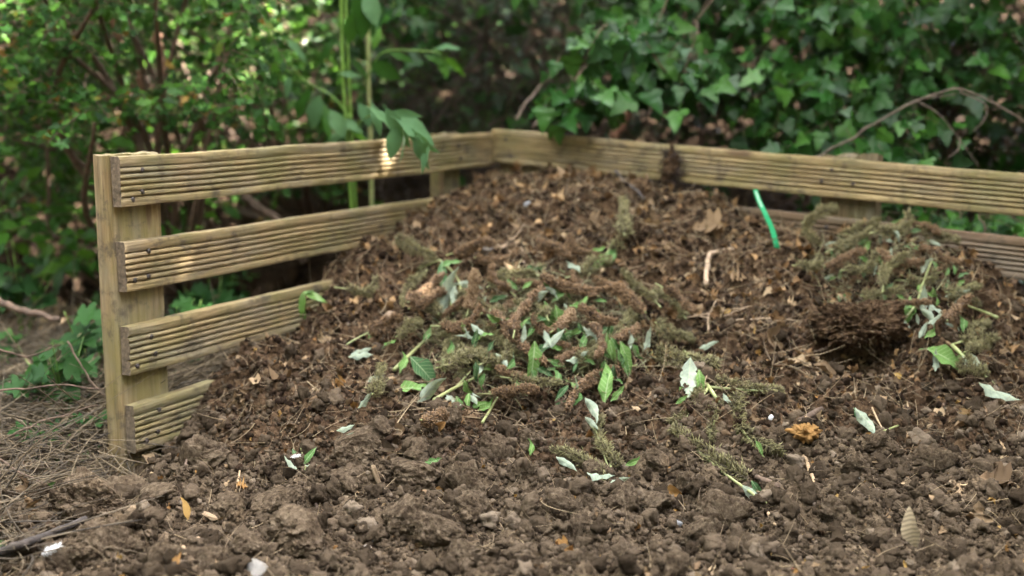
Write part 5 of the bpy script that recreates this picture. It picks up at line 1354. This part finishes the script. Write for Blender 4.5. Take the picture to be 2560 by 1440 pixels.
for l in [(955, 172, 4.55, -28, 75), (1000, 140, 4.5, -15, 60), (895, 165, 4.5, -40, 60), (940, 100, 4.55, 75, 55), (1110, 118, 4.5, 8, 60), (1135, 160, 4.5, -35, 70), (1080, 145, 4.5, -20, 50), (1105, 160, 4.5, -60, 50), (870, 185, 4.4, -5, 50), (815, 290, 4.35, -70, 90), (790, 270, 4.35, -110, 80), (840, 300, 4.35, -60, 70), (760, 250, 4.4, -120, 80), (720, 210, 4.4, -100, 60), (905, 20, 4.4, -80, 110), (925, 10, 4.4, -70, 80), (880, 60, 4.4, -100, 70), (820, 120, 4.4, -130, 70), (740, 120, 4.4, -45, 70), (700, 160, 4.4, -150, 60), (910, 280, 4.3, -60, 60), (870, 310, 4.4, -20, 60), (845, 340, 4.4, -150, 60), (900, 340, 4.4, -30, 60)]:
    plant_leaf(*l, BUSH_M if rng.random() < .6 else BUDG_M, OVT if rng.random() < .7 else BLADE, rng.random())
tag(tp, 'tall plant with bright green stems and large downy leaves drooping over the left fence', 'plant')

# ivy: curtain at the right, sprays over the middle of the back fence, dark mass behind
def ivy(name, n, box, dens, lsize, label, base, length=(.08, .22), nleaf=6, group='ivy behind the back fence', face=np.array([-.1, -.85, .45])):
    A = px_pts(n, *box, dens)
    D = nrm(rng.normal(size=(len(A), 3)) * [1, .4, .6] + [0, -.35, -.35])
    M, P, lines = twig_leaves(A, D, rng.uniform(*length, len(A)), nleaf, lsize, face, .7, .5, .38)
    base = np.array(base, float)
    return foliage_thing(name, base, (M, P, lines), IVYT, IVY_M, BARK, limbs_to(base, A, 4, .0), label, 'ivy', group, limb_r=.005, tw_r=.0014)
rightmask = lambda px, py: (py < 130 + .35 * np.abs(px - 2250) * 0 + 190 + 110 * np.sin((px - 1900) / 160)) & (fbm(px / 120, py / 120, 4, 3, 3) > -.25) & ~((px > 2290) & (py > 200))
ivy('ivy_curtain', 300, (1930, 2640, -100, 300, 4.45, 5.1), rightmask, .072, 'dense curtain of lobed ivy leaves at the upper right', (1.6, 5.1, .2))
ivy('ivy_trail', 60, (2020, 2320, 270, 420, 4.25, 4.5), gap(5, -.3), .075, 'ivy trail dropping to the back fence under the curtain', (1.3, 4.6, .3))
ivy('ivy_trail', 26, (2180, 2560, 520, 580, 4.0, 4.4), None, .06, 'low ivy seen through the gap under the back rail', (1.5, 4.4, .05))
ivy('ivy_spray', 24, (1500, 1720, 50, 150, 4.35, 4.6), gap(6, -.4), .085, 'ivy spray with large glossy leaves hanging over the back fence', (.7, 4.9, 1.2), (.08, .18))
ivy('ivy_spray', 9, (1410, 1480, 190, 240, 4.3, 4.45), None, .08, 'lowest hanging ivy cluster touching the back rail', (.5, 4.8, 1.1), (.05, .12))
ivy('ivy_spray', 9, (1660, 1740, 130, 190, 4.3, 4.5), None, .08, 'ivy cluster hanging right of the lowest one, above the root clump', (.7, 4.9, 1.2), (.05, .12))
ivy('ivy_mass', 170, (900, 1950, -160, 60, 4.9, 5.8), gap(22, -.05), .085, 'shaded ivy mass along the top above the middle of the fence', (.4, 5.8, .5))
ivy('ivy_mass', 60, (1000, 1500, 60, 280, 5.4, 6.2), gap(26, .1), .075, 'dark ivy scattered in the shade behind the fence corner', (.1, 6.2, .4))
ivy('ivy_mass', 70, (1750, 2100, 100, 400, 5.0, 5.6), gap(29, -.05), .07, 'sparse shaded ivy left of the curtain', (1.0, 5.6, .3))
shrub('dark_evergreen', 420, (850, 1900, -160, 330, 6.0, 7.0), None, (.2, .35), 9, .08, OVT, IVY_M, up_front, 'dark leafy evergreen in deep shade behind the fence corner', 'bush', None, (.4, 7.0, .5))
shrub('dark_evergreen', 260, (2250, 2760, 60, 470, 5.3, 6.1), None, (.2, .35), 9, .075, OVT, IVY_M, up_front, 'dark leafy evergreen in the shade at the right edge, behind the bare vine', 'bush', None, (2.2, 6.0, .2))
# dead twig thatch in the shade
A = px_pts(6500, 950, 2750, -150, 560, 5.2, 6.4); A[:, 2] = np.maximum(A[:, 2], bank(A[:, 0], A[:, 1]))
tag(fibres('dead_twig_thatch', TWIG, A, rng.uniform(.1, .4, len(A)), rng.uniform(.0012, .0045, len(A)), .9, 6, .25, .5), kind='stuff')
A = px_pts(600, -200, 1000, 0, 560, 5.0, 7.0); A[:, 2] = np.maximum(A[:, 2], bank(A[:, 0], A[:, 1]))
tag(fibres('thicket_twigs', TWIG, A, rng.uniform(.15, .5, len(A)), rng.uniform(.0012, .004, len(A)), .8, 6, .15, .4), kind='stuff')

# trees whose crowns shade the pen
def tree(x, y, h, crown, n, lsize, label, seed, holes=-.2, r=.13, fq=.9):
    base = np.array([x, y, float(bank(np.array(x), np.array(y))) - .1]); root = empty('shade_tree', base)
    c, rad = np.array(crown[0], float), np.array(crown[1], float)
    q = nrm(rng.normal(size=(n, 3))) * (rng.random((n, 1)) ** .4); P = c + q * rad
    k = fbm(P[:, 0] * fq, P[:, 1] * fq, P[:, 2] * fq, 3, seed) > holes; P = P[k]
    M = rot_from(rand_dir(len(P)), nrm(np.array([0, 0, 1.0]) + rng.normal(size=(len(P), 3)) * .6)) * (lsize * rng.uniform(.7, 1.3, len(P)))[:, None, None]
    m = MB(); m.inst(leaf_tpl([(0, .02), (.3, .3), (.65, .28), (1, 0)], .2, .2), M, P - base, rng.random(len(P))); m.build('crown', TREE_M, root)
    m = MB(); top = c + [0, 0, rad[2] * .4]
    tr = smooth_path([base, base + [.05, .05, h * .3], base * .5 + top * .5, top], 8); add_tube(m, tr - base, np.linspace(r, r * .25, len(tr)), 10); m.build('trunk', BARK, root)
    m = MB()
    for kx in rng.choice(len(P), 26, replace=False):
        s_ = tr[rng.integers(len(tr) // 2, len(tr) - 2)]; l = smooth_path([s_, s_ * .5 + P[kx] * .5 + [0, 0, .2], P[kx]], 5); add_tube(m, l - base, np.linspace(r * .3, .008, len(l)), 6)
    m.build('limb', BARK, root)
    tag(root, label, 'tree', 'trees shading the pen'); return root
tree(4.2, 6.8, 5, ((3.3, 3.7, 4.6), (2.6, 2.6, .9)), 25000, .12, 'broad tree behind the ivy, its crown overhanging the pen', 3, -.45, fq=1.8)
tree(-1.4, 10.2, 4, ((-.6, 7.6, 3.2), (3.0, 1.9, .8)), 7000, .12, 'tree at the back left letting dappled sun through its crown', 4, .2, fq=1.8)
tree(5.2, 6.0, 4, ((4.6, 5.4, 3.0), (2.2, 2.4, 1.6)), 11000, .12, 'tree at the far right beyond the back fence', 5, -.5)
tree(2.6, 7.4, 2.4, ((2.0, 5.8, 2.45), (2.0, 1.2, .9)), 22000, .10, 'added evergreen with its crown out of view, darkening the background behind the ivy', 6, -.3, .08, fq=2.2)  # added crown above the frame, blocks sky light to darken the background
tree(-3.4, 6.0, 2.4, ((-2.0, 5.2, 2.5), (2.0, 1.4, .7)), 13000, .10, 'added small tree with its crown out of view, shading the hawthorn', 10, -.3, .08)  # crown added over the left bushes to lower the ambient light there
tree(-2.5, -4.0, 5, ((-2.3, -3.4, 3.8), (2.8, 1.4, 3.6)), 11000, .18, 'added unseen tree behind the viewer on the left, blocking low sky light', 7, -.7)  # added out of view to cut low sky light from the front
tree(2.5, -4.4, 5, ((2.3, -3.5, 3.8), (2.8, 1.4, 3.6)), 11000, .18, 'added unseen tree behind the viewer on the right, blocking low sky light', 8, -.7)  # unseen companion crown, added to block low frontal sky light
tree(-5.0, 1.0, 5, ((-5.0, 1.2, 2.6), (1.5, 3.0, 2.2)), 7000, .16, 'added unseen tree at the left side, blocking low sky light', 9, -.6)  # unseen, added to keep out sky light from the left
tree(5.0, 1.0, 5, ((5.2, 1.2, 2.6), (1.5, 3.0, 2.2)), 7000, .16, 'added unseen tree at the right side, blocking low sky light', 12, -.6)  # unseen, added to keep out sky light from the right
